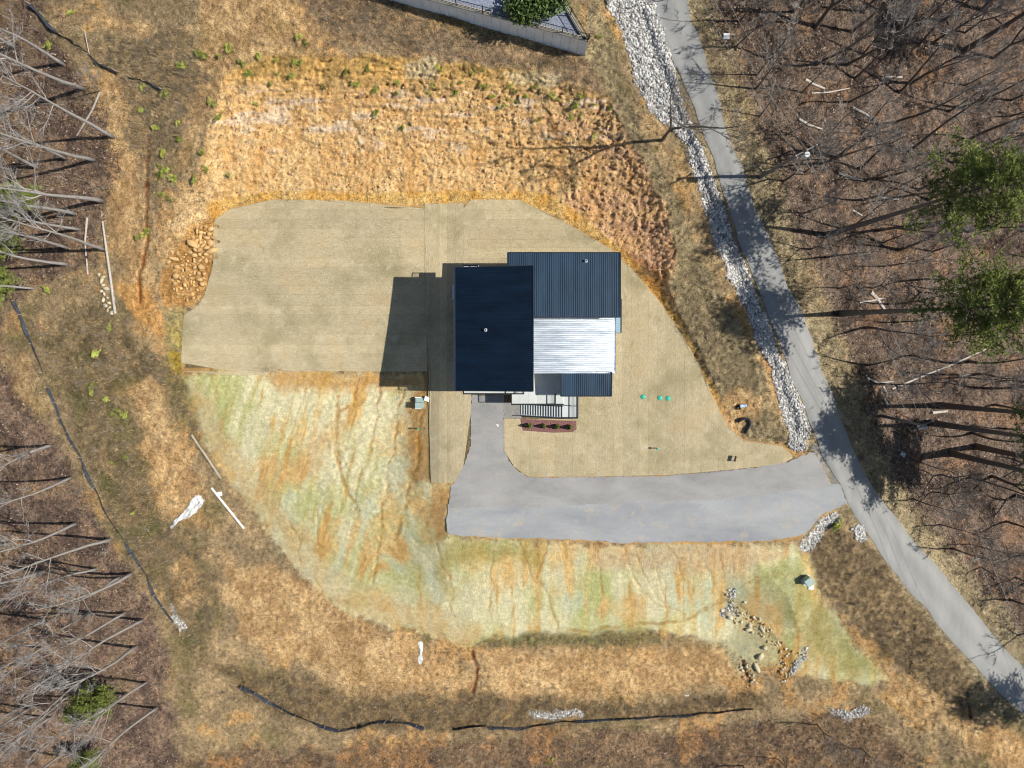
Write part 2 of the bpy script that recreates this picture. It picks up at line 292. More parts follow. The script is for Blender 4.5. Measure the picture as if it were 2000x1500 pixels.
# ---- relief
rough = np.clip(1 - m_pad - sst(-26, -6, sd_exact(ROADP, U, V)), 0, 1)
Z += rough * (.10 * n2 + .05 * n3) + rough * (1 - m_hyd) * (1 - m_bank) * .12 * n3
m_bk = np.clip(m_bank * sst(-1, 8, -sdP) * (1 - .5 * m_fr), 0, 1)
ldg = fbm((U + WX * 20) / 46, (V + WY * 16 + U * .03) / 5.0, 1, 4)
Z += m_bk * (ldg * .26 + fbm((U + WX * 18) / 8, (V + WY * 18) / 34, 4, 4) * .17 + (cid - .5) * .12 - .22 * np.exp(-(f2 - f1) / .10) + (gid - .5) * .14 - .26 * np.exp(-(g2 - g1) / .05) + .10 * n3)
Z += m_rw * (1 - m_pad) * ((cid - .5) * .3 - .3 * np.exp(-(f2 - f1) / .12))
crk = fbm((U + WX * 8) / 9, (V + WY * 8) / 3.6, 3, 3)
crm = m_hyd * (1 - m_pad) * (.35 + .65 * M([(600,770),(820,770),(830,1000),(760,1080),(600,1060),(540,1000),(640,900)], 10, 20))
Z += crm * .16 * crk - rill * .12 * (1 - m_pad)
Z -= M([(1190,20),(1260,20),(1340,240),(1390,380),(1470,580),(1560,830),(1545,850),(1440,570),(1350,330),(1250,180)], 2, 8, 2) * .35
roadM = sst(-10, 1, sd_exact(ROADP, U, V))
Z = Z.astype(np.float32)
GRAIN = np.clip(.78 + .35 * m_fe + .3 * m_fw + .2 * m_fs - .42 * m_hyd - .3 * m_bank - .4 * m_pad, .2, 1.15).astype(np.float32)
# fine noise varies the tone of the whole ground sheet
ALB *= (1 + .16 * n3[..., None])
far_ = np.maximum(np.maximum(sst(-60, -260, U), sst(2060, 2260, U)), np.maximum(sst(-60, -260, V), sst(1560, 1760, V))); put(far_, C(132, 110, 84) + 0 * ALB)
X, Y, _ = Wp(U, V, Z); X = X.astype(np.float32); Y = Y.astype(np.float32)
def Zs(u, v):
    u = np.asarray(u, float); v = np.asarray(v, float)
    i = np.clip(np.searchsorted(US, u) - 1, 0, len(US) - 2); j = np.clip(np.searchsorted(VS, v) - 1, 0, len(VS) - 2)
    fx = (u - US[i]) / (US[i + 1] - US[i]); fy = (v - VS[j]) / (VS[j + 1] - VS[j])
    return (Z[j, i] * (1 - fx) + Z[j, i + 1] * fx) * (1 - fy) + (Z[j + 1, i] * (1 - fx) + Z[j + 1, i + 1] * fx) * fy
def msamp(m, u, v):
    i = np.clip(np.searchsorted(US, u), 0, len(US) - 1); j = np.clip(np.searchsorted(VS, v), 0, len(VS) - 1); return m[j, i]
def G(u, v, dz=0.0): return P(u, v, float(Zs(u, v)) + dz)

# ------------------------------------------------------------------ materials
def node_mat(name):
    m = bpy.data.materials.new(name); m.use_nodes = True; n = m.node_tree; b = n.nodes['Principled BSDF']; return m, n, b
def noise(n, scale, detail=4, rough=.6, vec=None, dist=0.0):
    t = n.nodes.new('ShaderNodeTexNoise'); t.inputs['Scale'].default_value = scale; t.inputs['Detail'].default_value = detail
    t.inputs['Roughness'].default_value = rough; t.inputs['Distortion'].default_value = dist
    if vec is not None: n.links.new(vec, t.inputs['Vector'])
    return t
def mrange(n, src, a, b, c, d):
    r = n.nodes.new('ShaderNodeMapRange'); r.inputs['From Min'].default_value = a; r.inputs['From Max'].default_value = b
    r.inputs['To Min'].default_value = c; r.inputs['To Max'].default_value = d; n.links.new(src, r.inputs['Value']); return r.outputs[0]
def mixc(n, a, b, f, blend='MIX'):
    x = n.nodes.new('ShaderNodeMix'); x.data_type = 'RGBA'; x.blend_type = blend
    for k, val in ((6, a), (7, b), (0, f)):
        if hasattr(val, 'links') or hasattr(val, 'is_linked'): n.links.new(val, x.inputs[k])
        else: x.inputs[k].default_value = val
    return x.outputs[2]
def gray(v): return (v, v, v, 1)
def coords(n, scale=(1, 1, 1)):
    g = n.nodes.new('ShaderNodeNewGeometry'); mp = n.nodes.new('ShaderNodeMapping'); mp.inputs['Scale'].default_value = scale
    n.links.new(g.outputs['Position'], mp.inputs['Vector']); return mp.outputs[0]
def bump(n, b, h, st, dist=.05):
    u = n.nodes.new('ShaderNodeBump'); u.inputs['Strength'].default_value = st; u.inputs['Distance'].default_value = dist
    n.links.new(h, u.inputs['Height']); n.links.new(u.outputs[0], b.inputs['Normal'])
def simple(name, c, rough=.7, metal=0.0, var=.25, scale=2.0, spec=.3, rnd=0.0, bmp=.2, c2=None, mscale=(1, 1, 1)):
    m, n, b = node_mat(name); b.inputs['Roughness'].default_value = rough; b.inputs['Metallic'].default_value = metal
    b.inputs['Specular IOR Level'].default_value = spec
    t = noise(n, scale, 5, .65, coords(n, mscale)); f = mrange(n, t.outputs['Fac'], .3, .7, 0, 1)
    a = tuple(x * (1 - var) for x in c[:3]) + (1,); d = tuple(min(1, x * (1 + var)) for x in (c2 or c)[:3]) + (1,)
    o = mixc(n, a, d, f)
    if rnd:
        oi = n.nodes.new('ShaderNodeObjectInfo'); v = mrange(n, oi.outputs['Random'], 0, 1, 1 - rnd, 1 + rnd)
        cb = n.nodes.new('ShaderNodeCombineColor'); [n.links.new(v, cb.inputs[i]) for i in range(3)]
        o = mixc(n, o, cb.outputs[0], 1.0, 'MULTIPLY')
    n.links.new(o, b.inputs['Base Color'])
    if bmp: bump(n, b, t.outputs['Fac'], bmp)
    return m
def attr_mat(name, attr='Col', rough=.9, var=.2, scale=6.0, spec=.1):
    m, n, b = node_mat(name); b.inputs['Roughness'].default_value = rough; b.inputs['Specular IOR Level'].default_value = spec
    a = n.nodes.new('ShaderNodeAttribute'); a.attribute_name = attr
    t = noise(n, scale, 3, .6, coords(n)); v = mrange(n, t.outputs['Fac'], .3, .7, 1 - var, 1 + var)
    cb = n.nodes.new('ShaderNodeCombineColor'); [n.links.new(v, cb.inputs[i]) for i in range(3)]
    n.links.new(mixc(n, a.outputs['Color'], cb.outputs[0], 1.0, 'MULTIPLY'), b.inputs['Base Color']); return m

def ground_mat():
    m, n, b = node_mat('soil_and_litter'); b.inputs['Roughness'].default_value = .95; b.inputs['Specular IOR Level'].default_value = .1
    a = n.nodes.new('ShaderNodeAttribute'); a.attribute_name = 'albedo'
    g = n.nodes.new('ShaderNodeAttribute'); g.attribute_name = 'grain'
    co = coords(n)
    t1 = noise(n, 2.0, 5, .75, co); t2 = noise(n, 8.0, 3, .8, co)
    s = n.nodes.new('ShaderNodeMath'); s.operation = 'ADD'; n.links.new(t1.outputs['Fac'], s.inputs[0]); n.links.new(t2.outputs['Fac'], s.inputs[1])
    v = mrange(n, s.outputs[0], .74, 1.26, -.9, .9)
    k = n.nodes.new('ShaderNodeMath'); k.operation = 'MULTIPLY'; n.links.new(v, k.inputs[0]); n.links.new(g.outputs['Fac'], k.inputs[1])
    p = n.nodes.new('ShaderNodeMath'); p.operation = 'ADD'; p.inputs[1].default_value = 1.0; n.links.new(k.outputs[0], p.inputs[0])
    cb = n.nodes.new('ShaderNodeCombineColor'); [n.links.new(p.outputs[0], cb.inputs[i]) for i in range(3)]
    n.links.new(mixc(n, a.outputs['Color'], cb.outputs[0], 1.0, 'MULTIPLY'), b.inputs['Base Color'])
    bump(n, b, t2.outputs['Fac'], .9, .16); return m

def straw_mat(along):
    """woven straw: fibres run along the strip"""
    m, n, b = node_mat('straw_matting'); b.inputs['Roughness'].default_value = .95; b.inputs['Specular IOR Level'].default_value = .1
    sc = (1.0, 5, 1) if along == 'x' else (5, 1.0, 1)
    t = noise(n, 1.6, 5, .75, coords(n, sc)); big = noise(n, .16, 4, .6, coords(n)); fine = noise(n, 9, 3, .7, coords(n))
    o = mixc(n, alb4(192, 176, 140), alb4(222, 206, 166), mrange(n, t.outputs['Fac'], .3, .7, 0, 1))
    o = mixc(n, o, alb4(162, 152, 112), mrange(n, big.outputs['Fac'], .5, .7, 0, .75)); cl = noise(n, .9, 5, .7, coords(n), .6)
    o = mixc(n, o, alb4(160, 144, 110), mrange(n, cl.outputs['Fac'], .54, .72, 0, .5)); o = mixc(n, o, alb4(232, 218, 184), mrange(n, cl.outputs['Fac'], .44, .28, 0, .6))
    o = mixc(n, o, alb4(212, 180, 124), mrange(n, big.outputs['Fac'], .46, .3, 0, .4))
    o = mixc(n, o, gray(1.0), mrange(n, fine.outputs['Fac'], .35, .65, .0, .0))
    oi = n.nodes.new('ShaderNodeObjectInfo'); v = mrange(n, oi.outputs['Random'], 0, 1, .92, 1.08)
    f = n.nodes.new('ShaderNodeMath'); f.operation = 'MULTIPLY'; n.links.new(v, f.inputs[0]); n.links.new(mrange(n, fine.outputs['Fac'], .3, .7, .86, 1.14), f.inputs[1])
    cb = n.nodes.new('ShaderNodeCombineColor'); [n.links.new(f.outputs[0], cb.inputs[i]) for i in range(3)]
    o = mixc(n, o, oi.outputs['Color'], 1.0, 'MULTIPLY')
    n.links.new(mixc(n, o, cb.outputs[0], 1.0, 'MULTIPLY'), b.inputs['Base Color']); bump(n, b, fine.outputs['Fac'], .6, .08); return m

def asphalt_mat(name, c1, c2, dirt, dirt_amt, stretch=(1, 1, 1), mscale=1.7, attr=None):
    m, n, b = node_mat(name); b.inputs['Roughness'].default_value = .9; b.inputs['Specular IOR Level'].default_value = .2
    big = noise(n, .35, 5, .65, coords(n, stretch), .4); mid = noise(n, mscale, 6, .72, coords(n), .5); fine = noise(n, 14, 2, .6, coords(n))
    o = mixc(n, c1, c2, mrange(n, big.outputs['Fac'], .32, .68, 0, 1))
    o = mixc(n, o, dirt, mrange(n, mid.outputs['Fac'], .53, .74, 0, dirt_amt))
    if attr:
        a_ = n.nodes.new('ShaderNodeAttribute'); a_.attribute_name = attr; o = mixc(n, o, a_.outputs['Color'], 1.0, 'MULTIPLY')
    cb = n.nodes.new('ShaderNodeCombineColor'); v = mrange(n, fine.outputs['Fac'], .3, .7, .84, 1.16); [n.links.new(v, cb.inputs[i]) for i in range(3)]
    n.links.new(mixc(n, o, cb.outputs[0], 1.0, 'MULTIPLY'), b.inputs['Base Color']); bump(n, b, fine.outputs['Fac'], .3, .02); return m

M_ground = ground_mat()
M_stuff = attr_mat('dry_plants')
M_stone = attr_mat('broken_stone', rough=.85, var=.25, scale=4)
M_strawx, M_strawy = straw_mat('x'), straw_mat('y')
M_bark = simple('grey_bark', (.265, .25, .23), .9, var=.35, scale=3, mscale=(3, 3, .6))
M_bark2 = simple('brown_and_shaded_bark', (.13, .105, .085), .9, var=.35, scale=3, mscale=(3, 3, .6))  # pine and stem bark; on bare trees its dark tone paints their shaded side
M_twig = simple('grey_twigs', (.32, .30, .28), .9, var=.3, bmp=0)
M_twig2 = simple('shaded_twigs', (.25, .225, .20), .9, var=.3, bmp=0)
M_needle = simple('pine_needles', (.095, .135, .03), .6, var=.6, scale=.8, bmp=0, c2=(.17, .20, .045), spec=.2)
M_leaf = simple('shrub_leaves', (.20, .25, .04), .6, var=.5, scale=1.1, bmp=0, c2=(.34, .36, .08), spec=.2, rnd=.3)
M_hedge = simple('dark_shrub_leaves', (.04, .07, .018), .55, var=.5, scale=2.5, bmp=0, c2=(.08, .12, .03), spec=.25)
M_log = simple('weathered_dead_wood', (.42, .38, .33), .9, var=.3, scale=5)
M_black = simple('black_fabric', (.035, .045, .06), .75, var=.4, scale=2, spec=.3)
M_conc = simple('pale_concrete', (.68, .70, .70), .85, var=.12, scale=.7, bmp=.1)
M_navy = simple('dark_blue_metal_roofing', (.0025, .0095, .022), .45, .0, var=.35, scale=.8, spec=.25, bmp=.04, mscale=(.25, 1, 1))
M_trim = simple('black_metal_trim', (.012, .016, .024), .45, var=.15, spec=.4, bmp=0)
M_galv, _n2, _b2 = node_mat('bare_metal_roofing'); _b2.inputs['Metallic'].default_value = .9; _b2.inputs['Base Color'].default_value = (.50, .55, .59, 1)
_t = noise(_n2, 1.0, 4, .6, coords(_n2, (.28, 2.6, 1))); _n2.links.new(mrange(_n2, _t.outputs['Fac'], .3, .7, .25, .36), _b2.inputs['Roughness']); bump(_n2, _b2, _t.outputs['Fac'], .12, .12)
M_deck = simple('pale_porch_tile', alb4(226, 232, 228), .7, var=.06, scale=1.2, rnd=.05, bmp=.05)
M_side = simple('white_wall_siding', (.55, .55, .53), .7, var=.06, bmp=.02)
M_glass = simple('dark_window_glass', (.02, .025, .03), .08, var=.1, spec=.6, bmp=0)
M_steel = simple('black_railing_steel', (.015, .017, .022), .5, var=.1, bmp=0)
M_white = simple('white_plastic', (.78, .78, .76), .5, var=.06, bmp=.05)
M_green = simple('green_plastic', (.035, .36, .25), .5, var=.15, bmp=.02)
M_cab = simple('grey_green_painted_steel', (.27, .36, .33), .55, var=.12, bmp=.02)
M_cab2 = simple('pale_grey_paint', (.42, .43, .45), .5, var=.08, bmp=0)
M_dkgreen = simple('dark_green_painted_steel', (.03, .06, .055), .5, var=.15, bmp=.02)
M_wood = simple('grey_pole_wood', (.17, .15, .13), .9, var=.3, scale=4, mscale=(4, 4, .5))
M_wire = simple('aluminium_wire', (.22, .22, .22), .6, var=.1, bmp=0)
M_mulch = simple('red_wood_mulch', (.12, .055, .048), .95, var=.55, scale=9, bmp=.8, c2=(.19, .095, .085))
M_boul = simple('tan_boulder', alb4(226, 186, 128), .9, var=.22, scale=1.5, rnd=.16, bmp=.5)
M_boulg = simple('pale_boulder', alb4(226, 214, 180), .9, var=.15, scale=1.5, rnd=.12, bmp=.4)

# ------------------------------------------------------------------ object helpers
def np_mesh(name, verts, faces, mat, cols=None, parent=None, smooth=False, attr='Col'):
    verts = np.asarray(verts, np.float32).reshape(-1, 3); faces = np.asarray(faces, np.int32); k = faces.shape[1]
    me = bpy.data.meshes.new(name); me.vertices.add(len(verts)); me.vertices.foreach_set('co', verts.ravel())
    me.loops.add(faces.size); me.loops.foreach_set('vertex_index', faces.ravel())
    me.polygons.add(len(faces)); me.polygons.foreach_set('loop_start', np.arange(0, faces.size, k, dtype=np.int32))
    if smooth: me.polygons.foreach_set('use_smooth', np.ones(len(faces), bool))
    me.update(calc_edges=True)
    if cols is not None:
        a = me.attributes.new(attr, 'FLOAT_COLOR', 'POINT')
        a.data.foreach_set('color', np.concatenate([cols, np.ones((len(cols), 1))], 1).astype(np.float32).ravel())
    me.materials.append(mat)
    o = bpy.data.objects.new(name, me); COL.objects.link(o)
    if parent is not None: o.parent = parent
    return o
class MB:
    def __init__(s): s.v = []; s.f = []
    def add(s, vs, fs):
        k = len(s.v); s.v += [tuple(p) for p in vs]; s.f += [tuple(i + k for i in f) for f in fs]; return s
    def box(s, x0, x1, y0, y1, z0, z1):
        return s.add([(x0,y0,z0),(x1,y0,z0),(x1,y1,z0),(x0,y1,z0),(x0,y0,z1),(x1,y0,z1),(x1,y1,z1),(x0,y1,z1)],
                     [(3,2,1,0),(4,5,6,7),(0,1,5,4),(1,2,6,5),(2,3,7,6),(3,0,4,7)])
    def tube(s, pts, rad, n=6, cap=True):
        pts = [Vector(p) for p in pts]; k = len(s.v)
        if not hasattr(rad, '__len__'): rad = [rad] * len(pts)
        for i, p in enumerate(pts):
            d = (pts[min(i + 1, len(pts) - 1)] - pts[max(i - 1, 0)]).normalized()
            a = d.orthogonal().normalized() if i == 0 else (a - d * a.dot(d)).normalized()
            b = d.cross(a)
            for j in range(n):
                t = 2 * math.pi * j / n; q = p + (a * math.cos(t) + b * math.sin(t)) * rad[i]; s.v.append(tuple(q))
        for i in range(len(pts) - 1):
            for j in range(n):
                s.f.append((k + i * n + j, k + i * n + (j + 1) % n, k + (i + 1) * n + (j + 1) % n, k + (i + 1) * n + j))
        if cap:
            s.f.append(tuple(k + j for j in range(n))[::-1]); s.f.append(tuple(k + (len(pts) - 1) * n + j for j in range(n)))
        return s
    def bar(s, a, b, w=.04, h=None):
        a, b = Vector(a), Vector(b); d = (b - a).normalized(); up = Vector((0, 0, 1)) if abs(d.z) < .9 else Vector((1, 0, 0))
        x = d.cross(up).normalized() * w / 2; y = x.cross(d).normalized() * (h or w) / 2
        vs = [a - x - y, a + x - y, a + x + y, a - x + y, b - x - y, b + x - y, b + x + y, b - x + y]
        return s.add(vs, [(0,1,2,3),(7,6,5,4),(0,4,5,1),(1,5,6,2),(2,6,7,3),(3,7,4,0)])
    def cyl(s, x, y, z0, z1, r, n=12, r2=None): return s.tube([(x, y, z0), (x, y, z1)], [r, r if r2 is None else r2], n)
    def mesh(s, name):
        me = bpy.data.meshes.new(name); me.from_pydata(s.v, [], s.f); me.update(); return me
    def obj(s, name, mat, parent=None, smooth=False):
        me = s.mesh(name); me.materials.append(mat)
        if smooth: me.polygons.foreach_set('use_smooth', np.ones(len(me.polygons), bool))
        o = bpy.data.objects.new(name, me); COL.objects.link(o)
        if parent is not None: o.parent = parent; o.matrix_parent_inverse = parent.matrix_world.inverted() if False else Matrix()
        return o
def link(name, me, parent=None):
    o = bpy.data.objects.new(name, me); COL.objects.link(o)
    if parent is not None: o.parent = parent
    return o
def tag(o, label, cat, group=None):
    o['label'] = label; o['category'] = cat
    if group: o['group'] = group
    return o
def thing(name, label, cat, loc=(0, 0, 0), rz=0.0, group=None):
    o = bpy.data.objects.new(name, None); COL.objects.link(o); o.location = loc; o.rotation_euler = (0, 0, rz); o.empty_display_size = .2
    return tag(o, label, cat, group)
def struct(o): o['kind'] = 'structure'; return o
def stuff(o): o['kind'] = 'stuff'; return o
def grow(name, me_dict, label, cat, loc, rz, sc, group, lean=(0, 0)):
    t = thing(name, label, cat, loc, rz, group); t.scale = (sc, sc, sc); t.rotation_euler = (Matrix.Rotation(lean[1], 3, 'Y') @ Matrix.Rotation(lean[0], 3, 'X') @ Matrix.Rotation(rz, 3, 'Z')).to_euler()
    for k, me in me_dict.items(): link(k, me, t)
    return t

# ------------------------------------------------------------------ ground sheet
nv, nu = U.shape
idx = np.arange(nv * nu, dtype=np.int32).reshape(nv, nu)
gf = np.stack([idx[1:, :-1], idx[1:, 1:], idx[:-1, 1:], idx[:-1, :-1]], -1).reshape(-1, 4)
ground = struct(np_mesh('ground', np.stack([X, Y, Z], -1), gf, M_ground, np.clip(ALB, .01, .85).reshape(-1, 3), smooth=True, attr='albedo'))
ga = ground.data.attributes.new('grain', 'FLOAT', 'POINT'); ga.data.foreach_set('value', GRAIN.ravel())

# ------------------------------------------------------------------ road and drive
def resample(line, n):
    a = np.array(line, float); s = np.concatenate([[0], np.cumsum(np.hypot(*(np.diff(a, axis=0).T)))]); t = np.linspace(0, s[-1], n)
    return np.stack([np.interp(t, s, a[:, 0]), np.interp(t, s, a[:, 1])], 1)
def ribbon(name, A, B, n, k, dz, mat, wob=0.0):
    a, b = resample(A, n), resample(B, n); t = np.linspace(0, 1, k)[None, :, None]
    if wob:
        w = (fbm(np.arange(n) / 6.0, np.zeros(n), 2) * wob)[:, None]; a = a + w * [1, .3]
        w = (fbm(np.arange(n) / 6.0 + 40, np.zeros(n), 4) * wob)[:, None]; b = b + w * [1, .3]
    q = a[:, None, :] * (1 - t) + b[:, None, :] * t
    z0 = Zs(q[..., 0], q[..., 1])
    for _ in range(2): z0 = np.maximum(z0, .0 * z0 + (np.roll(z0, 1, 0) + np.roll(z0, -1, 0)) / 2) if False else z0
    x, y, z = Wp(q[..., 0], q[..., 1], z0 + dz); ii = np.arange(n * k).reshape(n, k)
    f = np.stack([ii[1:, :-1], ii[1:, 1:], ii[:-1, 1:], ii[:-1, :-1]], -1).reshape(-1, 4)
    wt = np.interp(np.linspace(0, 1, k), [0, .08, .22, .36, .5, .64, .78, .92, 1], [.93, .98, 1.08, .98, .90, .98, 1.08, .98, .92])
    cl = np.repeat(np.broadcast_to(wt, (n, k))[..., None], 3, -1).reshape(-1, 3)
    return np_mesh(name, np.stack([x, y, z], -1), f, mat, cl, smooth=True)
def smooth_under(poly, r=10):
    """nothing: the ground is already graded below the carriageway"""
M_road = asphalt_mat('worn_road_asphalt', alb4(152, 153, 151), alb4(176, 175, 170), alb4(192, 180, 156), .35, (1, .25, 1), attr='Col')
M_drive = asphalt_mat('driveway_asphalt', alb4(158, 157, 155), alb4(188, 186, 182), alb4(206, 190, 160), .5, stretch=(.45, 1, 1))
M_grav = asphalt_mat('grey_crusher_run', alb4(162, 165, 168), alb4(190, 191, 190), alb4(212, 196, 168), .75, stretch=(.3, 1, 1), mscale=.7)
struct(ribbon('road', ROAD_L, ROAD_R, 260, 17, .05, M_road, 7))
def sheet(name, poly, z, mat, step=14, wob=2.5):
    """flat sheet with slightly ragged edge on the level pad"""
    pts = []
    for (a, b), (c, d) in zip(poly, poly[1:] + poly[:1]):
        n = max(1, int(math.hypot(c - a, d - b) / step))
        for i in range(n): pts.append((a + (c - a) * i / n, b + (d - b) * i / n))
    mb = MB(); vs = []
    for i, (u, v) in enumerate(pts):
        w = random.uniform(-wob, wob); p = P(u + w, v + random.uniform(-wob, wob), 0); vs.append((p.x, p.y, z))
    n = len(vs); vs += [(x, y, z - .05) for x, y, _ in vs]
    mb.add(vs, [tuple(range(n))[::-1]] + [(i, (i + 1) % n, n + (i + 1) % n, n + i) for i in range(n)])
    return struct(mb.obj(name, mat))
DRIVE = [(921,772),(984,772),(985,880),(994,900),(1008,916),(1030,932),(1150,932),(1300,929),(1400,921),(1480,912),(1540,902),(1590,880),(1625,950),(1560,955),(1480,968),(1350,978),(1150,985),(1000,989),(878,992),(880,950),(890,938),(906,908),(919,870)]
GRAVEL = [(875,986),(1000,983),(1150,979),(1350,972),(1480,962),(1560,949),(1640,944),(1654,984),(1605,1006),(1570,1045),(1500,1056),(1350,1058),(1200,1060),(1080,1052),(960,1050),(880,1045),(871,1030)]
sheet('gravel_court', GRAVEL, .03, M_grav, 7, 2.0)
sheet('driveway', DRIVE, .055, M_drive, 5, 1.5)
sheet('paver_walk', [(984,786),(1019,786),(1019,817),(984,817)], .065, simple('grey_pavers', alb4(158, 156, 150), .9, var=.2, scale=3), 30, 0)

# ------------------------------------------------------------------ straw erosion matting, one object per strip
mats = struct(bpy.data.objects.new('straw_matting', None)); COL.objects.link(mats)
def crossings(poly, c, ax):
    o = []
    for a, b in zip(poly, poly[1:] + poly[:1]):
        p, q = (a[1], b[1]) if ax == 'h' else (a[0], b[0])
        if (p > c) != (q > c):
            t = (c - p) / (q - p); o.append(a[0] + (b[0] - a[0]) * t if ax == 'h' else a[1] + (b[1] - a[1]) * t)
    return (min(o), max(o)) if len(o) >= 2 else None
cnt = [0]
def strips(poly, lo, hi, w, ax, mat, dz, cuts=0.35):
    c = lo
    while c < hi - 1:
        ww = w * random.uniform(.85, 1.15); d = min(c + ww, hi)
        if hi - d < w * .4: d = hi
        A, B = crossings(poly, c + .6, ax), crossings(poly, d - .6, ax)
        if A and B:
            segs = [0, 1]
            if random.random() < cuts: segs = [0, random.uniform(.25, .75), 1]
            for s0, s1 in zip(segs[:-1], segs[1:]):
                n = 26; vs = []; ph = random.uniform(0, 99)
                lift = dz + random.uniform(0, .014)
                K = 4
                for i in range(n):
                    t = s0 + (s1 - s0) * i / (n - 1); ends = []
                    for (q, k, g) in ((A, c + .08, c), (B, d - .04, d)):
                        e = q[0] + (q[1] - q[0]) * t
                        wv = (float(vn(g * 7.31 + e * .02, g * .77, 1)) - .5) * 3.0
                        if i in (0, n - 1): e += random.uniform(-.3, .3) + (.6 if i else -.6)
                        ends.append((e, k + wv * .5) if ax == 'h' else (k + wv * .5, e))
                    (ua, va), (ub, vb) = ends
                    for m in range(K):
                        u, v = ua + (ub - ua) * m / (K - 1), va + (vb - va) * m / (K - 1)
                        zz = float(np.max(Zs(np.array([u, u - 1.5, u + 1.5, u, u]), np.array([v, v, v, v - 2, v + 2])))); p = P(u, v, zz); vs.append((p.x, p.y, zz + lift))
                fs = []
                for i in range(n - 1):
                    for m in range(K - 1):
                        f = (K * i + m, K * i + m + 1, K * (i + 1) + m + 1, K * (i + 1) + m); fs.append(f if ax == 'v' else f)
                so = MB().add(vs, fs).obj('straw_strip', mat, mats); cnt[0] += 1
                kk = 1.0 + (.14 if (ax == 'h' and c > 640) else 0) + (.05 if ax == 'v' and c < 920 else 0); so.color = (kk, kk, kk * 1.02, 1)
        c = d
ST_A = [(418,430),(455,406),(540,390),(700,392),(834,400),(834,726),(600,725),(354,724),(357,650),(360,615),(395,592),(417,520)]
strips(ST_A, 391, 725, 20, 'h', M_strawx, .020)
strips([(354,724),(523,724),(522,734),(354,730)], 725, 733, 20, 'h', M_strawx, .022, 0)
ST_B = [(829,399),(910,398),(910,520),(921,560),(921,780),(918,870),(906,908),(888,942),(832,943)]
strips(ST_B, 829, 921, 14.5, 'v', M_strawy, .064, .15)
ST_C = [(903,393),(925,390),(940,390),(1010,389),(1100,432),(1150,462),(1206,494),(1206,530),(903,530)]
strips(ST_C, 390, 530, 18, 'h', M_strawx, .046, .3)
ST_D = [(985,818),(1124,819),(1126,560),(1205,500),(1240,532),(1290,592),(1330,652),(1365,712),(1390,772),(1420,832),(1450,861),(1528,872),(1550,892),(1540,902),(1480,911),(1400,919),(1300,927),(1150,930),(1030,930),(1008,914),(994,898),(985,878)]
strips(ST_D, 985, 1548, 16.5, 'v', M_strawy, .064, .3)

# ------------------------------------------------------------------ the house
house = thing('house', 'large modern house with four flat metal roofs, dark blue and bare silver, above the driveway', 'house')
def roofing(name, x0, x1, y0, y1, zfun, along, npan, mat, label=None):
    """ribbed metal roof: slab (part) with one ribbed sheet per panel (sub-parts) and dark edge trim"""
    zc = [zfun(x0, y0), zfun(x1, y0), zfun(x1, y1), zfun(x0, y1)]
    pts = [(x0, y0), (x1, y0), (x1, y1), (x0, y1)]
    mb = MB(); mb.add([(x, y, z - .26) for (x, y), z in zip(pts, zc)] + [(x, y, z - .03) for (x, y), z in zip(pts, zc)],
                      [(3,2,1,0),(4,5,6,7),(0,1,5,4),(1,2,6,5),(2,3,7,6),(3,0,4,7)])
    slab = mb.obj(name, M_trim, house)
    if label: slab['label'] = label
    a0, a1 = (y0, y1) if along == 'x' else (x0, x1)
    w = (a1 - a0) / npan
    prof = []
    for r in range(4):
        c = (r + .5) / 4 * w; hgt = .05
        prof += [(c - .045, 0), (c - .02, hgt), (c + .02, hgt), (c + .045, 0)]
    prof = [(0.004, 0)] + prof + [(w - .004, 0)]
    for p in range(npan):
        vs, fs = [], []
        for (s, h) in prof:
            q = a0 + p * w + s
            for e in (0, 1):
                x, y = ((x0, x1)[e], q) if along == 'x' else (q, (y0, y1)[e])
                vs.append((x, y, zfun(x, y) + h - .012))
        for i in range(len(prof) - 1):
            f = (2 * i, 2 * i + 1, 2 * i + 3, 2 * i + 2); fs.append(f if along == 'x' else f[::-1])
        MB().add(vs, fs).obj('roof_panel', mat, slab)
    t = MB(); e = .05
    for i in range(4):
        (xa, ya), (xb, yb) = pts[i], pts[(i + 1) % 4]; za, zb = zc[i], zc[(i + 1) % 4]
        d = Vector((xb - xa, yb - ya, 0)).normalized(); nrm = Vector((d.y, -d.x, 0))
        a = Vector((xa, ya, za - .1)) + nrm * (e + .003) - d * (e if i % 2 else -.001); b = Vector((xb, yb, zb - .1)) + nrm * (e + .003) + d * (e if i % 2 else -.001)
        t.bar(a, b, e * 2 - .01, .34)
    t.obj('edge_trim', mat if mat is M_galv else M_trim, slab)
    return slab
MX0, MX1, MY0, MY1 = -5.88, 2.12, -3.32, 9.38
zmain = lambda x, y: 9.0 + (x - MX0) / (MX1 - MX0) * 1.5
r_main = roofing('roof', MX0, MX1, MY0, MY1, zmain, 'x', 15, M_navy, 'tallest dark blue roof, ribs running across')
WX0, WX1, WY0, WY1 = -.43, 11.28, 4.35, 11.0
zwing = lambda x, y: 8.6 + (WY1 - y) / (WY1 - WY0) * .35
M_navy2 = simple('blue_grey_metal_roofing', (.016, .040, .070), .42, .0, var=.28, scale=.9, spec=.5, bmp=.03, mscale=(1, .25, 1))
r_wing = roofing('roof', WX0, WX1, WY0, WY1, zwing, 'y', 13, M_navy2, 'blue grey ribbed roof of the north wing')
SX0, SX1, SY0, SY1 = 2.0, 11.15, -1.5, 4.5
zsil = lambda x, y: 7.3 - (x - SX0) / (SX1 - SX0) * 1.0
r_sil = roofing('roof', SX0, SX1, SY0, SY1, zsil, 'x', 7, M_galv, 'bright bare metal roof between the dark ones')
zporch = lambda x, y: 6.25 + (y + 4.05) / 2.5 * .2
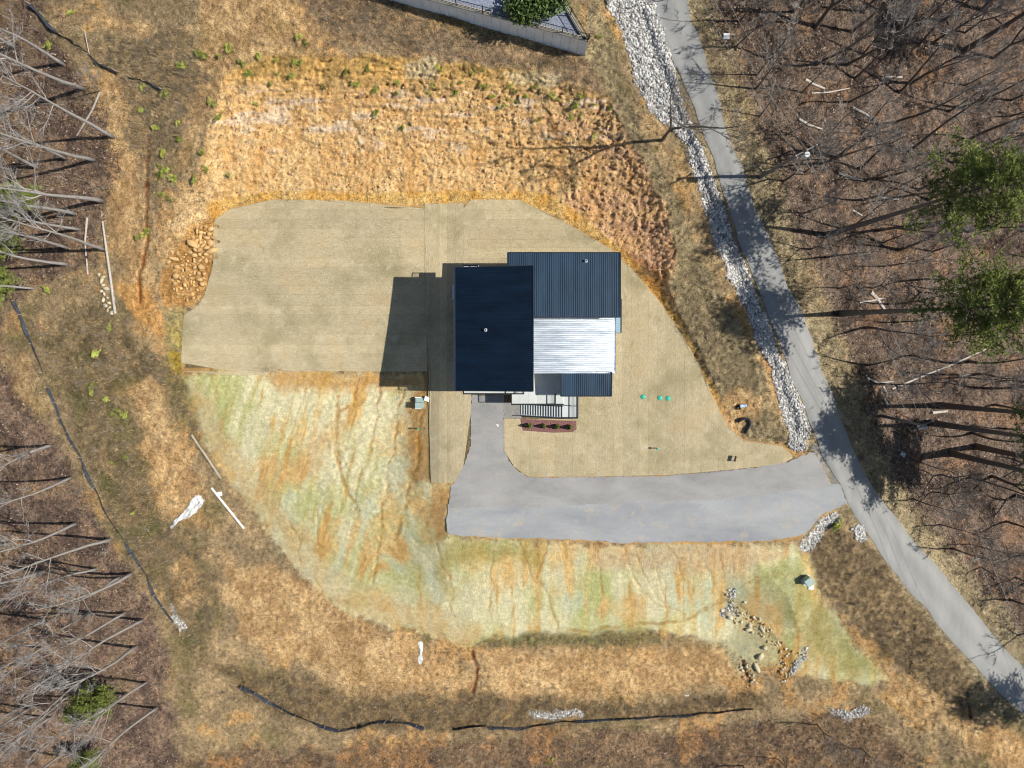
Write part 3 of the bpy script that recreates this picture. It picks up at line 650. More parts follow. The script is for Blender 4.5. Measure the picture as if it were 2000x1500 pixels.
r_porch = roofing('roof', 5.32, 10.75, -4.05, -1.52, zporch, 'y', 6, M_navy2, 'small blue grey roof over the porch')
zlean = lambda x, y: 3.7 - (x - 10.9) * .25
r_lean = roofing('roof', 10.9, 12.2, 2.9, 6.6, zlean, 'x', 4, simple('pale_blue_metal_roofing', (.20, .31, .37), .6, .0, var=.1, bmp=.02), 'low pale blue roof beside the wing')
MB().bar((MX0 - .16, MY0 + .02, 8.86), (MX0 - .16, MY1 - .02, 8.86), .12, .14).obj('gutter', M_cab2, house)
# walls, each storey block
def wall_block(x0, x1, y0, y1, z0, zt):
    zz = [zt(x0, y0), zt(x1, y0), zt(x1, y1), zt(x0, y1)]; mb = MB()
    p = [(x0, y0), (x1, y0), (x1, y1), (x0, y1)]
    mb.add([(x, y, z0) for x, y in p] + [(x, y, z - .27) for (x, y), z in zip(p, zz)], [(4,5,6,7),(0,1,5,4),(1,2,6,5),(2,3,7,6),(3,0,4,7)])
    return mb.obj('wall', M_side, house)
wall_block(-5.3, 1.75, -2.6, 8.9, -1.5, zmain)
wall_block(1.76, 10.9, 4.75, 10.6, -.2, zwing)
wall_block(1.77, 10.75, -1.2, 4.74, -.2, zsil)
def window(face, c, z0, w, h, k):
    """face: 'W','E','N','S' wall line at coordinate k"""
    def bx(mb, a0, a1, b0, b1, d0, d1):
        if face in 'WE':
            s = -1 if face == 'W' else 1; x = sorted((k + s * d0, k + s * d1)); mb.box(x[0], x[1], a0, a1, b0, b1)
        else:
            s = -1 if face == 'S' else 1; y = sorted((k + s * d0, k + s * d1)); mb.box(a0, a1, y[0], y[1], b0, b1)
    mb = MB(); t = .07
    bx(mb, c - w/2, c - w/2 + t, z0, z0 + h, 0.003, .06); bx(mb, c + w/2 - t, c + w/2, z0, z0 + h, 0.003, .06)
    bx(mb, c - w/2 + t, c + w/2 - t, z0, z0 + t, .003, .058); bx(mb, c - w/2 + t, c + w/2 - t, z0 + h - t, z0 + h, .003, .058)
    f = mb.obj('window', M_trim, house); g = MB(); bx(g, c - w/2 + t, c + w/2 - t, z0 + t, z0 + h - t, .004, .02); g.obj('pane', M_glass, f)
for y in (-1, 2.2, 5.4, 8): window('W', y, 4.3, 1.5, 1.5, -5.3); window('W', y, 7.0, 1.5, 1.3, -5.3)
for x in (-4, -1.2): window('S', x, 6.5, 1.9, 2.1, -2.6); window('N', x, 6.5, 1.7, 2.1, 8.9); window('N', x, 3.7, 1.7, 1.5, 8.9)
for x in (3.5, 6.3, 9.2): window('N', x, 4.2, 1.5, 1.5, 10.6); window('N', x, 1.0, 1.5, 1.4, 10.6); window('S', x, 3.6 if x < 8 else 4.2, 1.7, 2.1 if x < 8 else 1.4, -1.2)
for y in (6.0, 8.6): window('E', y, 4.6, 1.4, 1.6, 10.9)
window('E', 1.2, 4.2, 2.0, 1.6, 10.75)
gd = MB(); gd.box(-3.9, -.6, -2.68, -2.605, 0, 2.4); gdo = gd.obj('garage_door', M_side, house)
for i in range(5): MB().box(-3.85, -.65, -2.72, -2.683, .04 + i * .47, .48 + i * .47).obj('door_panel', M_white, gdo)
for (u, v, zf) in ((948, 644, 10.0), (1145, 509, 8.7)):
    p = P(u, v, zf + .3); z0 = (zmain if u < 1000 else zwing)(p.x, p.y)
    mb = MB(); mb.cyl(p.x, p.y, z0 - .02, z0 + .38, .12, 12); mb.cyl(p.x, p.y, z0 - .01, z0 + .08, .2, 12, .14); vo = mb.obj('vent_pipe', M_cab2, house)
    MB().cyl(p.x, p.y, z0 + .3, z0 + .385, .08, 10).obj('vent_opening', M_trim, vo)
# railing helper: path of corners at height z
def railing(name, pts, parent, h=1.05, gap=1.6, label=None):
    mb = MB(); ba = MB()
    for a, b in zip(pts[:-1], pts[1:]):
        a, b = Vector(a), Vector(b); up = Vector((0, 0, h)); mb.bar(a + up, b + up, .09, .06); mb.bar(a + up * .08, b + up * .08, .04)
        n = max(1, round((b - a).length / gap))
        for i in range(n + 1):
            p = a.lerp(b, i / n); mb.bar(p, p + up * .97, .07)
        for i in range(1, 7): ba.bar(a + up * (i / 7), b + up * (i / 7), .018)
    o = mb.obj(name, M_steel, parent); ba.obj('cable', M_steel, parent if parent is house else parent); return o
# upper balconies
for (x0, x1, y0, y1, side) in ((-5.26, 1.33, -3.86, -2.61, -1), (-5.26, -3.6, 8.91, 10.0, 1)):
    mb = MB(); mb.box(x0, x1, y0, y1, 6.1, 6.39); bal = mb.obj('balcony', M_white, house)
    n = max(1, round((x1 - x0) / 1.65)); w = (x1 - x0) / n
    for i in range(n): MB().box(x0 + i * w + .006, x0 + (i + 1) * w - .006, y0 + .04, y1 - .01, 6.391, 6.41).obj('porch_tile', M_deck, bal)
    e = y0 + .06 if side < 0 else y1 - .06; q = y1 if side < 0 else y0
    railing('railing', [(x0 + .06, q, 6.41), (x0 + .06, e, 6.41), (x1 - .06, e, 6.41), (x1 - .06, q, 6.41)], bal)
mb = MB(); mb.bar((.2, -2.65, 6.41), (.2, -2.65, 7.45), .08); mb.bar((.2, -2.65, 7.46), (.2, -3.8, 7.46), .09); mb.obj('handrail', M_steel, house)
# porch terrace one storey up
TZ = 3.4
mb = MB(); mb.box(1.99, 5.80, -5.2, -1.21, TZ - .3, TZ - .02); mb.box(-.12, 1.989, -5.2, -2.61, TZ - .3, TZ - .02); ter = mb.obj('terrace', M_white, house)
for (x0, x1, y0, y1, nx, ny) in ((2.0, 5.78, -3.9, -1.22, 4, 3), (-.1, 5.78, -5.18, -3.9, 6, 1), (-.1, 2.0, -3.9, -2.62, 2, 1)):
    for i in range(nx):
        for j in range(ny):
            w, d = (x1 - x0) / nx, (y1 - y0) / ny
            MB().box(x0 + i * w + .005, x0 + (i + 1) * w - .005, y0 + j * d + .005, y0 + (j + 1) * d - .005, TZ - .019, TZ).obj('porch_tile', M_deck, ter)
railing('railing', [(-.05, -3.35, TZ), (-.05, -5.13, TZ), (5.74, -5.13, TZ)], ter)
railing('railing', [(4.83, -5.1, TZ), (4.83, -3.95, TZ)], ter, gap=1.1)
for (x, y) in ((0, -5.0), (5.6, -4.9), (2.0, -5.0)):
    MB().box(x - .12, x + .12, y - .12, y + .12, 0, TZ - .302).obj('post', M_white, ter)
for (x, y) in ((5.5, -3.9), (10.55, -3.85)): MB().box(x - .1, x + .1, y - .1, y + .1, 0, zporch(x, y) - .27).obj('post', M_white, house)
# landing and stairs
LZ = 3.3
mb = MB(); mb.box(5.81, 7.4, -6.72, -4.0, LZ - .3, LZ - .02); mb.box(5.66, 5.808, -6.72, -5.22, LZ - .3, LZ - .02); land = mb.obj('landing', M_white, house)
for i, (y0, y1) in enumerate(((-6.7, -5.45), (-5.44, -4.02))):
    MB().box(5.67 if i == 0 else 5.82, 6.5, y0, y1, LZ - .019, LZ).obj('porch_tile', M_deck, land); MB().box(6.51, 7.38, y0, y1, LZ - .019, LZ).obj('porch_tile', M_deck, land)
railing('railing', [(7.34, -4.05, LZ), (7.34, -6.66, LZ), (5.7, -6.66, LZ)], land, gap=1.3)
mb = MB(); mb.bar((6.55, -5.3, LZ + 1.0), (7.3, -5.3, LZ + 1.0), .08); mb.bar((6.55, -5.3, LZ), (6.55, -5.3, LZ + 1), .08); mb.obj('gate_rail', M_steel, land)
for (x, y) in ((7.2, -6.5), (7.2, -4.2), (5.8, -6.5)): MB().box(x - .11, x + .11, y - .11, y + .11, 0, LZ - .302).obj('post', M_white, land)
NS = 16; sx0, sx1 = 1.08, 5.655; tr = (sx1 - sx0) / NS; rs = LZ / (NS + 1)
mb = MB(); mb.bar((sx0, -5.42, .0), (sx1, -5.42, LZ - .25), .06, .3); mb.bar((sx0, -6.6, .0), (sx1, -6.6, LZ - .25), .06, .3); st = mb.obj('stairs', M_white, house)
for i in range(NS):
    MB().box(sx0 + i * tr, sx0 + (i + 1) * tr - .004, -6.74, -5.3, rs * (i + 1) - .17, rs * (i + 1)).obj('step', M_deck, st)
mb = MB()
for y in (-5.33, -6.68):
    mb.bar((sx0 - .05, y, rs + 1.0), (sx1, y, LZ + 1.0), .09, .06)
    for i in range(0, NS + 1, 4):
        x = sx0 + .1 + i * tr * .96; zb = rs * min(i + 1, NS); mb.bar((x, y, zb), (x, y, zb + 1.0), .06)
mb.bar((sx0 - .05, -6.68, .07), (sx0 - .05, -6.68, rs + 1.0), .07); mb.bar((sx0 - .05, -5.33, .07), (sx0 - .05, -5.33, rs + 1.0), .07)
mb.obj('handrail', M_steel, st)
# air conditioner beside the west wall
ac = thing('air_conditioner', 'pale boxy air conditioner against the shaded wall of the tall roof block', 'air conditioner', (-6.35, 7.7, 0))
MB().box(-.6, .6, -.85, .85, -.02, .1).obj('base_pad', M_conc, ac); mb = MB(); mb.box(-.5, .5, -.72, .72, .101, 1.1); mb.obj('casing', simple('pale_blue_grey_paint', (.5, .6, .72), .5, var=.05), ac)
for s in (-.36, .36): mb = MB(); mb.cyl(0, s, 1.101, 1.14, .3, 16); mb.obj('fan_grille', M_steel, ac)
# mulch bed with four conical evergreens
q = [(1017,818),(1125,822),(1126,838),(1118,844),(1080,845),(1022,841),(1019,832)]
mulch = []
for (u, v) in q: p = P(u, v, .05); mulch.append((p.x, p.y))
mb = MB(); n = len(mulch); mb.add([(x, y, .12) for x, y in mulch] + [(x, y, 0) for x, y in mulch], [tuple(range(n))[::-1]] + [(i, (i + 1) % n, n + (i + 1) % n, n + i) for i in range(n)])
tag(mb.obj('mulch_bed', M_mulch), 'red brown wood mulch bed along the front of the porch stairs', 'flower bed')
def leafcloud(n, shape, size, seed, up=.35):
    rg = np.random.default_rng(seed); c = shape(n, rg); d = rg.normal(size=(n, 3)); d[:, 2] += up; d /= np.linalg.norm(d, axis=1)[:, None]
    a = np.cross(d, rg.normal(size=(n, 3))); a /= np.linalg.norm(a, axis=1)[:, None] + 1e-9; b = np.cross(d, a)
    s = size * rg.uniform(.5, 1.3, (n, 1)); a, b = a * s, b * s * .6
    v = np.stack([c - a, c - b * .9, c + a, c + b * .9], 1).reshape(-1, 3); return v, np.arange(n * 4).reshape(-1, 4)
def cone_shape(n, rg):
    z = 1.35 * rg.random(n) ** 1.2; r = .34 * (1 - (z / 1.45)) ** .8 * (.55 + .45 * rg.random(n)); t = rg.random(n) * 6.283
    return np.stack([r * np.cos(t), r * np.sin(t), z + .06], 1)
def mesh_np(name, v, f, mat):
    o = np_mesh(name, v, f, mat); me = o.data; bpy.data.objects.remove(o); return me
v_, f_ = leafcloud(520, cone_shape, .075, 3); cone_me = mesh_np('foliage', v_, f_, simple('golden_evergreen_leaves', (.10, .13, .02), .6, var=.45, scale=4, bmp=0))
mb = MB(); mb.tube([(0, 0, 0), (0, 0, .9)], [.03, .015], 6); cs_me = mb.mesh('stem'); cs_me.materials.append(M_bark2)
for i, (u, v) in enumerate(((1034,831),(1062,832),(1088,833),(1113,834))):
    p = P(u - .5, v, .12)
    grow('conical_shrub', {'foliage': cone_me, 'stem': cs_me}, 'small conical evergreen in the red mulch bed, ' + ('nearest the driveway', 'second from the driveway', 'third from the driveway', 'farthest from the driveway')[i],
         'shrub', p, i * 1.3, (1.0, .94, 1.02, 1.05)[i], 'evergreens in the mulch bed')

# ------------------------------------------------------------------ yard fittings
for i, (u, v, lb) in enumerate(((1256,775,'lone one nearest the house'), (1289,777,'middle one of three'), (1305,778,'right hand one of the close pair'))):
    p = G(u, v, .02); t = thing('septic_lid', 'round green septic lid flush in the straw matting, ' + lb, 'septic lid', p, 0, 'green septic lids in the straw matting')
    mb = MB(); mb.cyl(0, 0, -.05, .10, .30, 20, .29); mb.obj('riser', M_green, t); mb = MB(); mb.tube([(0, 0, .101), (0, 0, .13), (0, 0, .17)], [.285, .25, .06], 20); mb.obj('lid', M_green, t)
for (u, v, lb) in ((1281,875,'standing in the straw matting south of the lids'), (818,837,'standing on the orange slope below the utility cabinet')):
    p = G(u, v, 0); t = thing('vent_pipe', 'thin green capped pipe ' + lb, 'pipe', p, 0, 'green standpipes')
    mb = MB(); mb.cyl(0, 0, -.2, .85, .06, 10); mb.obj('pipe', M_green, t); mb = MB(); mb.tube([(0, 0, .86), (0, 0, .98), (0, 0, 1.02)], [.12, .11, .04], 12); mb.obj('cap', M_green, t)
def cabinet(u0, u1, v0, v1, h, mat, label, two):
    c = G((u0 + u1) / 2, (v0 + v1) / 2, 0); a, b = P(u0, v0, c.z), P(u1, v1, c.z); w, d = (b.x - a.x) / 2, (a.y - b.y) / 2
    t = thing('utility_cabinet', label, 'utility cabinet', c)
    MB().box(-w - .15, w + .15, -d - .1, d + .1, -.5, .10).obj('concrete_pad', M_conc, t)
    if two:
        for s, nm in ((1, 'a'), (-1, 'b')):
            y0, y1 = (.12 * d, d) if s > 0 else (-d, .10 * d); hh = h * (.45 if s > 0 else 1)
            MB().box(-w, w, y0, y1, .101, hh).obj('casing', mat, t); MB().box(-w - .03, w + .03, y0 + .01, y1 - .01, hh + .001, hh + .05).obj('lid', mat, t)
    else:
        MB().box(-w, w, -d, d, .101, h).obj('casing', mat, t); MB().box(-w - .03, w + .03, -d - .02, d + .02, h + .001, h + .06).obj('lid', mat, t)
    return t
cabinet(813, 828, 777, 797, .75, M_cab, 'grey green two part utility cabinet on a pad beside the straw strip', True)
t = cabinet(1566, 1580, 1124, 1138, 1.25, M_cab, 'grey green utility cabinet on the grassy corner beside the brush', False)
t.rotation_euler[2] = R(38)
for (u, v, s, lb, m) in ((834,779,.38,'small white slab beside the grey green utility cabinet', M_white), (1583,1146,.4,'pale concrete block beside the lone utility cabinet on the grassy corner', M_conc),
                         (430,964,.35,'small white block beside the long white pipe', M_white), (1762,887,.38,'pale square lid on the shaded wood floor by the road', M_conc), (1418,72,.4,'white bucket lying on the verge at the upper right woods', M_white)):
    p = G(u, v, 0); mb = MB(); w = s; mb.box(-w * .8, w * .8, -w * .7, w * .7, -.1, .22); mb.box(-w * .7, w * .7, -w * .6, w * .6, .221, .25)
    o = tag(mb.obj('concrete_block', m), lb, 'block'); o.location = p; o.rotation_euler = (0, 0, random.uniform(-.5, .5))
p = G(1446, 793, 0); mb = MB(); mb.tube([(0,0,-.1),(0,0,.2)], [.26, .26], 14, False); mb.tube([(0,0,.2),(0,0,-.1)], [.2, .2], 14, False); mb.cyl(0, 0, -.05, .0, .2, 14)
o = tag(mb.obj('valve_pit', M_steel), 'round black valve pit in the orange clay patch', 'valve pit'); o.location = G(1442, 796)
mb = MB(); mb.tube([(-.3,0,.1),(.3,.05,.14)], [.2, .17], 10); mb.tube([(.3,.05,.14),(.42,.07,.15)], [.21, .2], 10); o = tag(mb.obj('pipe_stub', simple('pale_blue_plastic', (.42,.55,.68), .5, var=.1)), 'short pale blue pipe end in the orange clay patch', 'pipe'); o.location = G(1450, 793, .05)
pts = [G(u, v, .18) for u, v in ((1441,824),(1446,820),(1452,818),(1458,818),(1463,820),(1465,825),(1464,831),(1460,838),(1455,846))]
mb = MB(); mb.tube(pts, .17, 10); tag(mb.obj('corrugated_hose', M_steel), 'black corrugated drain hose curled on the brush beside the clay patch', 'hose')
sg = thing('yard_sign', 'upright dark yard sign on two legs at the corner of the straw lawn', 'sign', G(1433, 895, .02), R(-14))
mb = MB(); mb.box(-.025, .025, -.33, .33, .35, .85); mb.obj('sign_panel', simple('purple_brown_print', (.10, .05, .075), .5, var=.3), sg)
for s in (-.26, .26): MB().box(-.015, .015, s - .015, s + .015, -.2, .349).obj('leg', M_steel, sg)
# pipes, plastic sheet and scraps left on the slope
def lay(name, line, r, mat, label, cat, n=8, dz=None):
    pts = [G(u, v, (dz if dz is not None else r * .9)) for u, v in line]; mb = MB(); mb.tube(pts, r, n); return tag(mb.obj(name, mat), label, cat)
lay('plastic_pipe', [(413,953),(428,972),(444,992),(460,1012),(476,1032)], .13, M_white, 'long straight white plastic pipe lying beside the crumpled sheet', 'pipe', 10, .2)
lay('timber_beam', [(374,849),(388,870),(402,890),(416,911),(431,934)], .14, simple('grey_timber', (.40, .35, .26), .85, var=.25, scale=4), 'long grey timber beam lying at the foot of the seeded slope', 'beam', 4, .2)
M_sheet = simple('dusty_white_sheeting', (.60, .60, .58), .5, var=.28, scale=1.2, bmp=.3)
def crumple(name, poly, label, seed, amp=.35):
    u0, u1 = min(a for a, b in poly), max(a for a, b in poly); v0, v1 = min(b for a, b in poly), max(b for a, b in poly)
    uu, vv = np.meshgrid(np.arange(u0, u1, 1.6), np.arange(v0, v1, 1.6)); s = sd_exact(poly, uu.astype(np.float32), vv.astype(np.float32)) + 2 * fbm(uu / 6, vv / 6, seed)
    z = Zs(uu, vv) + .06 + amp * np.abs(fbm((uu + vv) / 7, (uu - vv) / 22, seed)) * sst(-1, 6, s)
    x, y, z = Wp(uu, vv, z); ok = s > 0; ii = np.arange(uu.size).reshape(uu.shape)
    f = np.stack([ii[1:, :-1], ii[1:, 1:], ii[:-1, 1:], ii[:-1, :-1]], -1); keep = ok[1:, :-1] & ok[1:, 1:] & ok[:-1, 1:] & ok[:-1, :-1]
    return tag(np_mesh(name, np.stack([x, y, z], -1), f[keep], M_sheet), label, 'plastic sheet')
crumple('plastic_sheet', [(371,978),(382,966),(394,968),(400,978),(392,992),(380,1004),(366,1014),(350,1018),(340,1030),(333,1036),(331,1028),(342,1014),(352,1004),(362,996)], 'crumpled white plastic sheet lying on the tan slope', 3, 1.0)
crumple('plastic_sheet', [(815,1254),(824,1252),(829,1260),(826,1275),(827,1292),(820,1303),(816,1290),(819,1272)], 'torn white plastic strip below the seeded slope', 4)
crumple('plastic_sheet', [(969,828),(974,827),(976,832),(974,835),(969,834)], 'small white scrap lying on the driveway near the porch stairs', 5, .2)
crumple('plastic_sheet', [(1336,1357),(1346,1355),(1348,1360),(1337,1361)], 'small white plastic scrap above the lower silt fence', 2, .2)

# ------------------------------------------------------------------ silt fences
M_stake = simple('pale_wooden_stakes', (.45, .38, .28), .85, var=.2)
def silt(line, label, h=.42, gaps=()):
    t = thing('silt_fence', label, 'fence'); n = max(8, int(sum(math.dist(a, b) for a, b in zip(line[:-1], line[1:])) / 5)); q = resample(line, n)
    vs, fs = [], []
    for i, (u, v) in enumerate(q):
        g = G(u, v, 0); a = q[min(i + 1, n - 1)] - q[max(i - 1, 0)]; nx, ny = -a[1], a[0]; l = math.hypot(nx, ny) + 1e-6; nx, ny = nx / l, -ny / l
        sag = .5 + .5 * float(vn(i * .22, 7.3, 2)); ln = (float(vn(i * .17, 3.1, 4)) - .3) * .5
        hh = h * sag
        vs += [(g.x, g.y, g.z - .05), (g.x + nx * ln * .4, g.y + ny * ln * .4, g.z + hh * .6), (g.x + nx * ln, g.y + ny * ln, g.z + hh)]
    run = []
    def flush():
        if len(run) > 1:
            pv = [p for k in run for p in vs[3 * k:3 * k + 3]]; pf = [f for k in range(len(run) - 1) for f in ((3*k, 3*k+3, 3*k+4, 3*k+1), (3*k+1, 3*k+4, 3*k+5, 3*k+2))]
            MB().add(pv, pf).obj('fabric', M_black, t)
        run.clear()
    for i in range(n):
        if float(vn(i * .09 + line[0][0], 1.7, 5)) < .17: flush()
        else: run.append(i)
    flush()
    for i in range(0, n, 6):
        x, y, z = vs[3 * i]; MB().bar((x, y, z - .2), (x + random.uniform(-.25, .25), y + random.uniform(-.25, .25), z + h + .25), .05).obj('stake', M_stake, t)
silt([(30,588),(42,615),(52,640),(62,668),(72,695),(85,730),(98,760),(112,795),(122,825),(140,860),(158,890),(172,925),(188,955),(200,985),(212,1010),(228,1035),(248,1062),(270,1095),(290,1130),(305,1165),(322,1190),(340,1215)], 'long sagging black silt fence curving down beside the left woods')
silt([(472,1338),(500,1352),(530,1370),(565,1390),(600,1406),(660,1424),(700,1418),(740,1406),(800,1410),(850,1425),(900,1420),(950,1416)], 'black silt fence sagging in a shallow curve at lower centre', .8)
silt([(955,1418),(1010,1420),(1070,1413),(1130,1406),(1200,1403),(1300,1397),(1400,1390),(1470,1384)], 'straight black silt fence across the lower right brush', .6)
silt([(60,8),(75,22),(88,38),(118,68),(140,80),(165,100),(190,120),(215,133),(250,150),(290,160),(318,176)], 'half buried black silt fence at the upper left corner', .5)

# ------------------------------------------------------------------ retaining wall, fence and gravel terrace at the top
RT = 10.9
def ground_at(x, y):
    # invert: survey point below a given plan position
    u, v = 1000 + x / .06, 700 - y / .06
    for _ in range(6):
        z = float(Zs(u, v)); p = P(u, v, z); u += (x - p.x) / .06; v -= (y - p.y) / .06
    return float(Zs(u, v))
A, B = P(735, -28, RT), P(1149, 80, RT); Cc = P(1085, -28, RT)
rw = thing('retaining_wall', 'pale concrete retaining wall of upright panels above the orange bank', 'wall')
def wall_run(a, b, th, npan, inward):
    d = (b - a); ln = d.length; d.normalize(); nrm = Vector((d.y, -d.x, 0)) * inward
    for i in range(npan):
        p, q = a + d * (ln * i / npan + .012), a + d * (ln * (i + 1) / npan - .012)
        zb = min(ground_at(p.x, p.y), ground_at(q.x, q.y)) - .6; zt = RT - .16
        off = random.uniform(-.012, .012)
        vs = [(p.x + nrm.x * off, p.y + nrm.y * off), (q.x + nrm.x * off, q.y + nrm.y * off), (q.x + nrm.x * th, q.y + nrm.y * th), (p.x + nrm.x * th, p.y + nrm.y * th)]
        MB().add([(x, y, zb) for x, y in vs] + [(x, y, zt) for x, y in vs], [(3,2,1,0),(4,5,6,7),(0,1,5,4),(1,2,6,5),(2,3,7,6),(3,0,4,7)]).obj('wall_panel', M_conc, rw)
    m = a + nrm * (th / 2); e = b + nrm * (th / 2)
    MB().bar((m.x, m.y, RT - .08), (e.x, e.y, RT - .08), th + .08, .155).obj('coping', simple('weathered_coping', alb4(196, 188, 170), .85, var=.2, scale=3), rw)
wall_run(A, B, .3, 24, -1); wall_run(B + (Cc - B).normalized() * .34, Cc, .3, 8, -1)
fn = thing('iron_fence', 'black iron railing fence standing on the concrete retaining wall', 'fence')
def fence_run(a, b, inward):
    d = (b - a); ln = d.length; d.normalize(); o = Vector((d.y, -d.x, 0)) * inward * .15; a = a + o; b = b + o
    mb = MB()
    for h in (.15, 1.1): mb.bar(a + Vector((0, 0, h)), b + Vector((0, 0, h)), .05)
    mb.obj('rail', M_steel, fn); n = int(ln / 2.6)
    for i in range(n + 1):
        p = a + d * (ln * i / n); MB().bar(p, p + Vector((0, 0, 1.25)), .09).obj('post', M_steel, fn)
    mb = MB(); k = int(ln / .16)
    for i in range(k): p = a + d * (ln * i / k); mb.bar(p + Vector((0, 0, .16)), p + Vector((0, 0, 1.09)), .022)
    mb.obj('balusters', M_steel, fn)
fence_run(A, B, -1); fence_run(B, Cc, -1)
gv = [(A.x, A.y), (B.x, B.y), (Cc.x, Cc.y), (Cc.x - 3, Cc.y + 30), (A.x, A.y + 30)]
mb = MB(); mb.add([(x, y, RT - .3) for x, y in gv], [(0, 1, 2, 3, 4)]); struct(mb.obj('gravel_terrace', simple('blue_grey_gravel', alb4(150, 158, 176), .9, var=.45, scale=5, bmp=.8)))
def ell_shape(rx, ry, rz, clumps, seed):
    rgc = np.random.default_rng(seed); cc = rgc.normal(size=(clumps, 3)); cc /= np.linalg.norm(cc, axis=1)[:, None]; cc *= rgc.uniform(.35, .85, (clumps, 1))
    def sh(n, rg):
        k = rg.integers(0, clumps, n); p = cc[k] + rg.normal(size=(n, 3)) * .17; return p * [rx, ry, rz] + [0, 0, rz]
    return sh
v_, f_ = leafcloud(5200, ell_shape(3.4, 2.5, 1.5, 40, 5), .2, 8); he = mesh_np('foliage', v_, f_, M_hedge)
mb = MB(); [mb.tube([(0,0,-.2),(math.cos(a)*1.2,math.sin(a)*.9,1.6)], [.08,.03], 5) for a in (0,1.3,2.5,3.8,5)]; hs = mb.mesh('stems'); hs.materials.append(M_bark2)
p = P(1045, 12, RT); grow('terrace_shrub', {'foliage': he, 'stems': hs}, 'broad dark green shrub on the gravel terrace behind the iron fence', 'shrub', (p.x, p.y, RT - .3), 0, 1.0, None)

# ------------------------------------------------------------------ trees
def bare_tree(seed, h=14.0, r=.2, fork=False):
    rg = random.Random(seed); tr, cr = MB(), MB()
    def path(p, d, ln, n, wig, up=0.0):
        pts = [Vector(p)]; d = Vector(d).normalized()
        for i in range(n):
            d = (d + Vector((rg.uniform(-wig, wig), rg.uniform(-wig, wig), rg.uniform(-wig, wig) * .5 + up))).normalized(); pts.append(pts[-1] + d * (ln / n))
        return pts
    mains = []
    if fork:
        base = path((0, 0, -.4), (0, 0, 1), h * .3, 4, .05); tr.tube(base, [r * (1.25 - .1 * i) for i in range(5)], 8)
        for s in (0, 2.4):
            a = rg.uniform(0, 1) + s; m = path(base[-1], (math.cos(a) * .3, math.sin(a) * .3, 1), h * .7, 7, .10, .04); tr.tube(m, [r * .75 * (1 - i / 7.6) + .012 for i in range(8)], 7); mains.append((m, r * .75, .15))
    else:
        m = path((0, 0, -.4), (rg.uniform(-.05, .05), rg.uniform(-.05, .05), 1), h, 10, .06, .02)
        tr.tube(m, [r * (1.3 if i == 0 else 1) * (1 - i / 10.6) + .012 for i in range(11)], 8); mains.append((m, r, .46))
    def at(pts, t):
        k = t * (len(pts) - 1); i = min(int(k), len(pts) - 2); return pts[i].lerp(pts[i + 1], k - i), (pts[i + 1] - pts[i]).normalized()
    for m, rr, st in mains:
        nl = 13 if not fork else 9
        for i in range(nl):
            t = st + (1 - st) * ((i + rg.random()) / nl) * .97; p, d = at(m, t); a = rg.uniform(0, 6.283); ln = h * (.27 * (1 - t) + .08) * rg.uniform(.7, 1.25)
            dd = (Vector((math.cos(a), math.sin(a), 0)) * .8 + d * rg.uniform(.5, 1.0)).normalized()
            lb = path(p, dd, ln, 5, .16, .05); r0 = max(.02, rr * (1 - t) * .5); cr.tube(lb, [r0 * (1 - j / 5.6) + .008 for j in range(6)], 5, False)
            for j in range(6):
                t2 = rg.uniform(.25, 1); p2, d2 = at(lb, t2); v = Vector((rg.uniform(-1, 1), rg.uniform(-1, 1), rg.uniform(-.3, .8))); l2 = ln * rg.uniform(.25, .5)
                sb = path(p2, d2 + v * .8, l2, 3, .2, .05); cr.tube(sb, [max(.012, r0 * .35) * (1 - k / 3.6) + .006 for k in range(4)], 3, False)
                for k in range(6):
                    p3, d3 = at(sb, rg.uniform(.2, 1)); v = Vector((rg.uniform(-1, 1), rg.uniform(-1, 1), rg.uniform(-.3, .8))); tw = path(p3, d3 + v * .9, l2 * rg.uniform(.3, .7), 2, .25, .05)
                    cr.tube(tw, [.015, .010, .006], 3, False)
    return tr, cr
BT = []
for i, (h, r, fk) in enumerate(((14, .16, False), (16, .19, False), (12, .12, False), (15, .19, True), (10, .08, False), (13, .13, False), (11, .11, True), (17, .16, False))):
    a, b = bare_tree(50 + i, h, r, fk); d = {}
    for nm, tm, cm in (('g', M_bark, M_twig), ('b', M_bark2, M_twig2)):  # darker second set puts the shaded side of the right-hand trees into the colour
        x = a.mesh('trunk'); x.materials.append(tm); y = b.mesh('crown'); y.materials.append(cm); d[nm] = {'trunk': x, 'crown': y}
    for q in d['g'].values(): q.polygons.foreach_set('use_smooth', np.ones(len(q.polygons), bool))
    BT.append((h, d))
def put_tree(u, v, h, tone, label, group, lean=(0, 0), proto=None):
    i = proto if proto is not None else min(range(8), key=lambda k: abs(BT[k][0] - h) + random.uniform(0, 5))
    return grow('bare_tree', BT[i][1][tone], label, 'tree', G(u, v, 0), random.uniform(0, 6.28), h / BT[i][0], group, lean)
ORD = 'first second third fourth fifth sixth seventh eighth ninth tenth eleventh twelfth thirteenth fourteenth fifteenth sixteenth seventeenth eighteenth nineteenth twentieth'.split()
front = [(163,173,15),(123,126,11),(222,268,14),(183,312,15),(127,310,12),(198,392,14),(146,418,12),(203,488,14),(132,516,11),(68,564,9),
         (98,870,10),(138,932,12),(148,1022,12),(215,1054,14),(256,1120,12),(232,1128,10),(278,1212,14),(244,1196,13),(306,1383,14),(286,1333,12)]
front.sort(key=lambda t: t[1])
for i, (u, v, h) in enumerate(front):
    put_tree(u, v, h * 1.45, 'g', 'pale leafless tree at the front of the left woods, %s from the top' % ORD[i], 'leafless trees of the left woods', (random.uniform(-.06, .06), random.uniform(-.12, .02)))
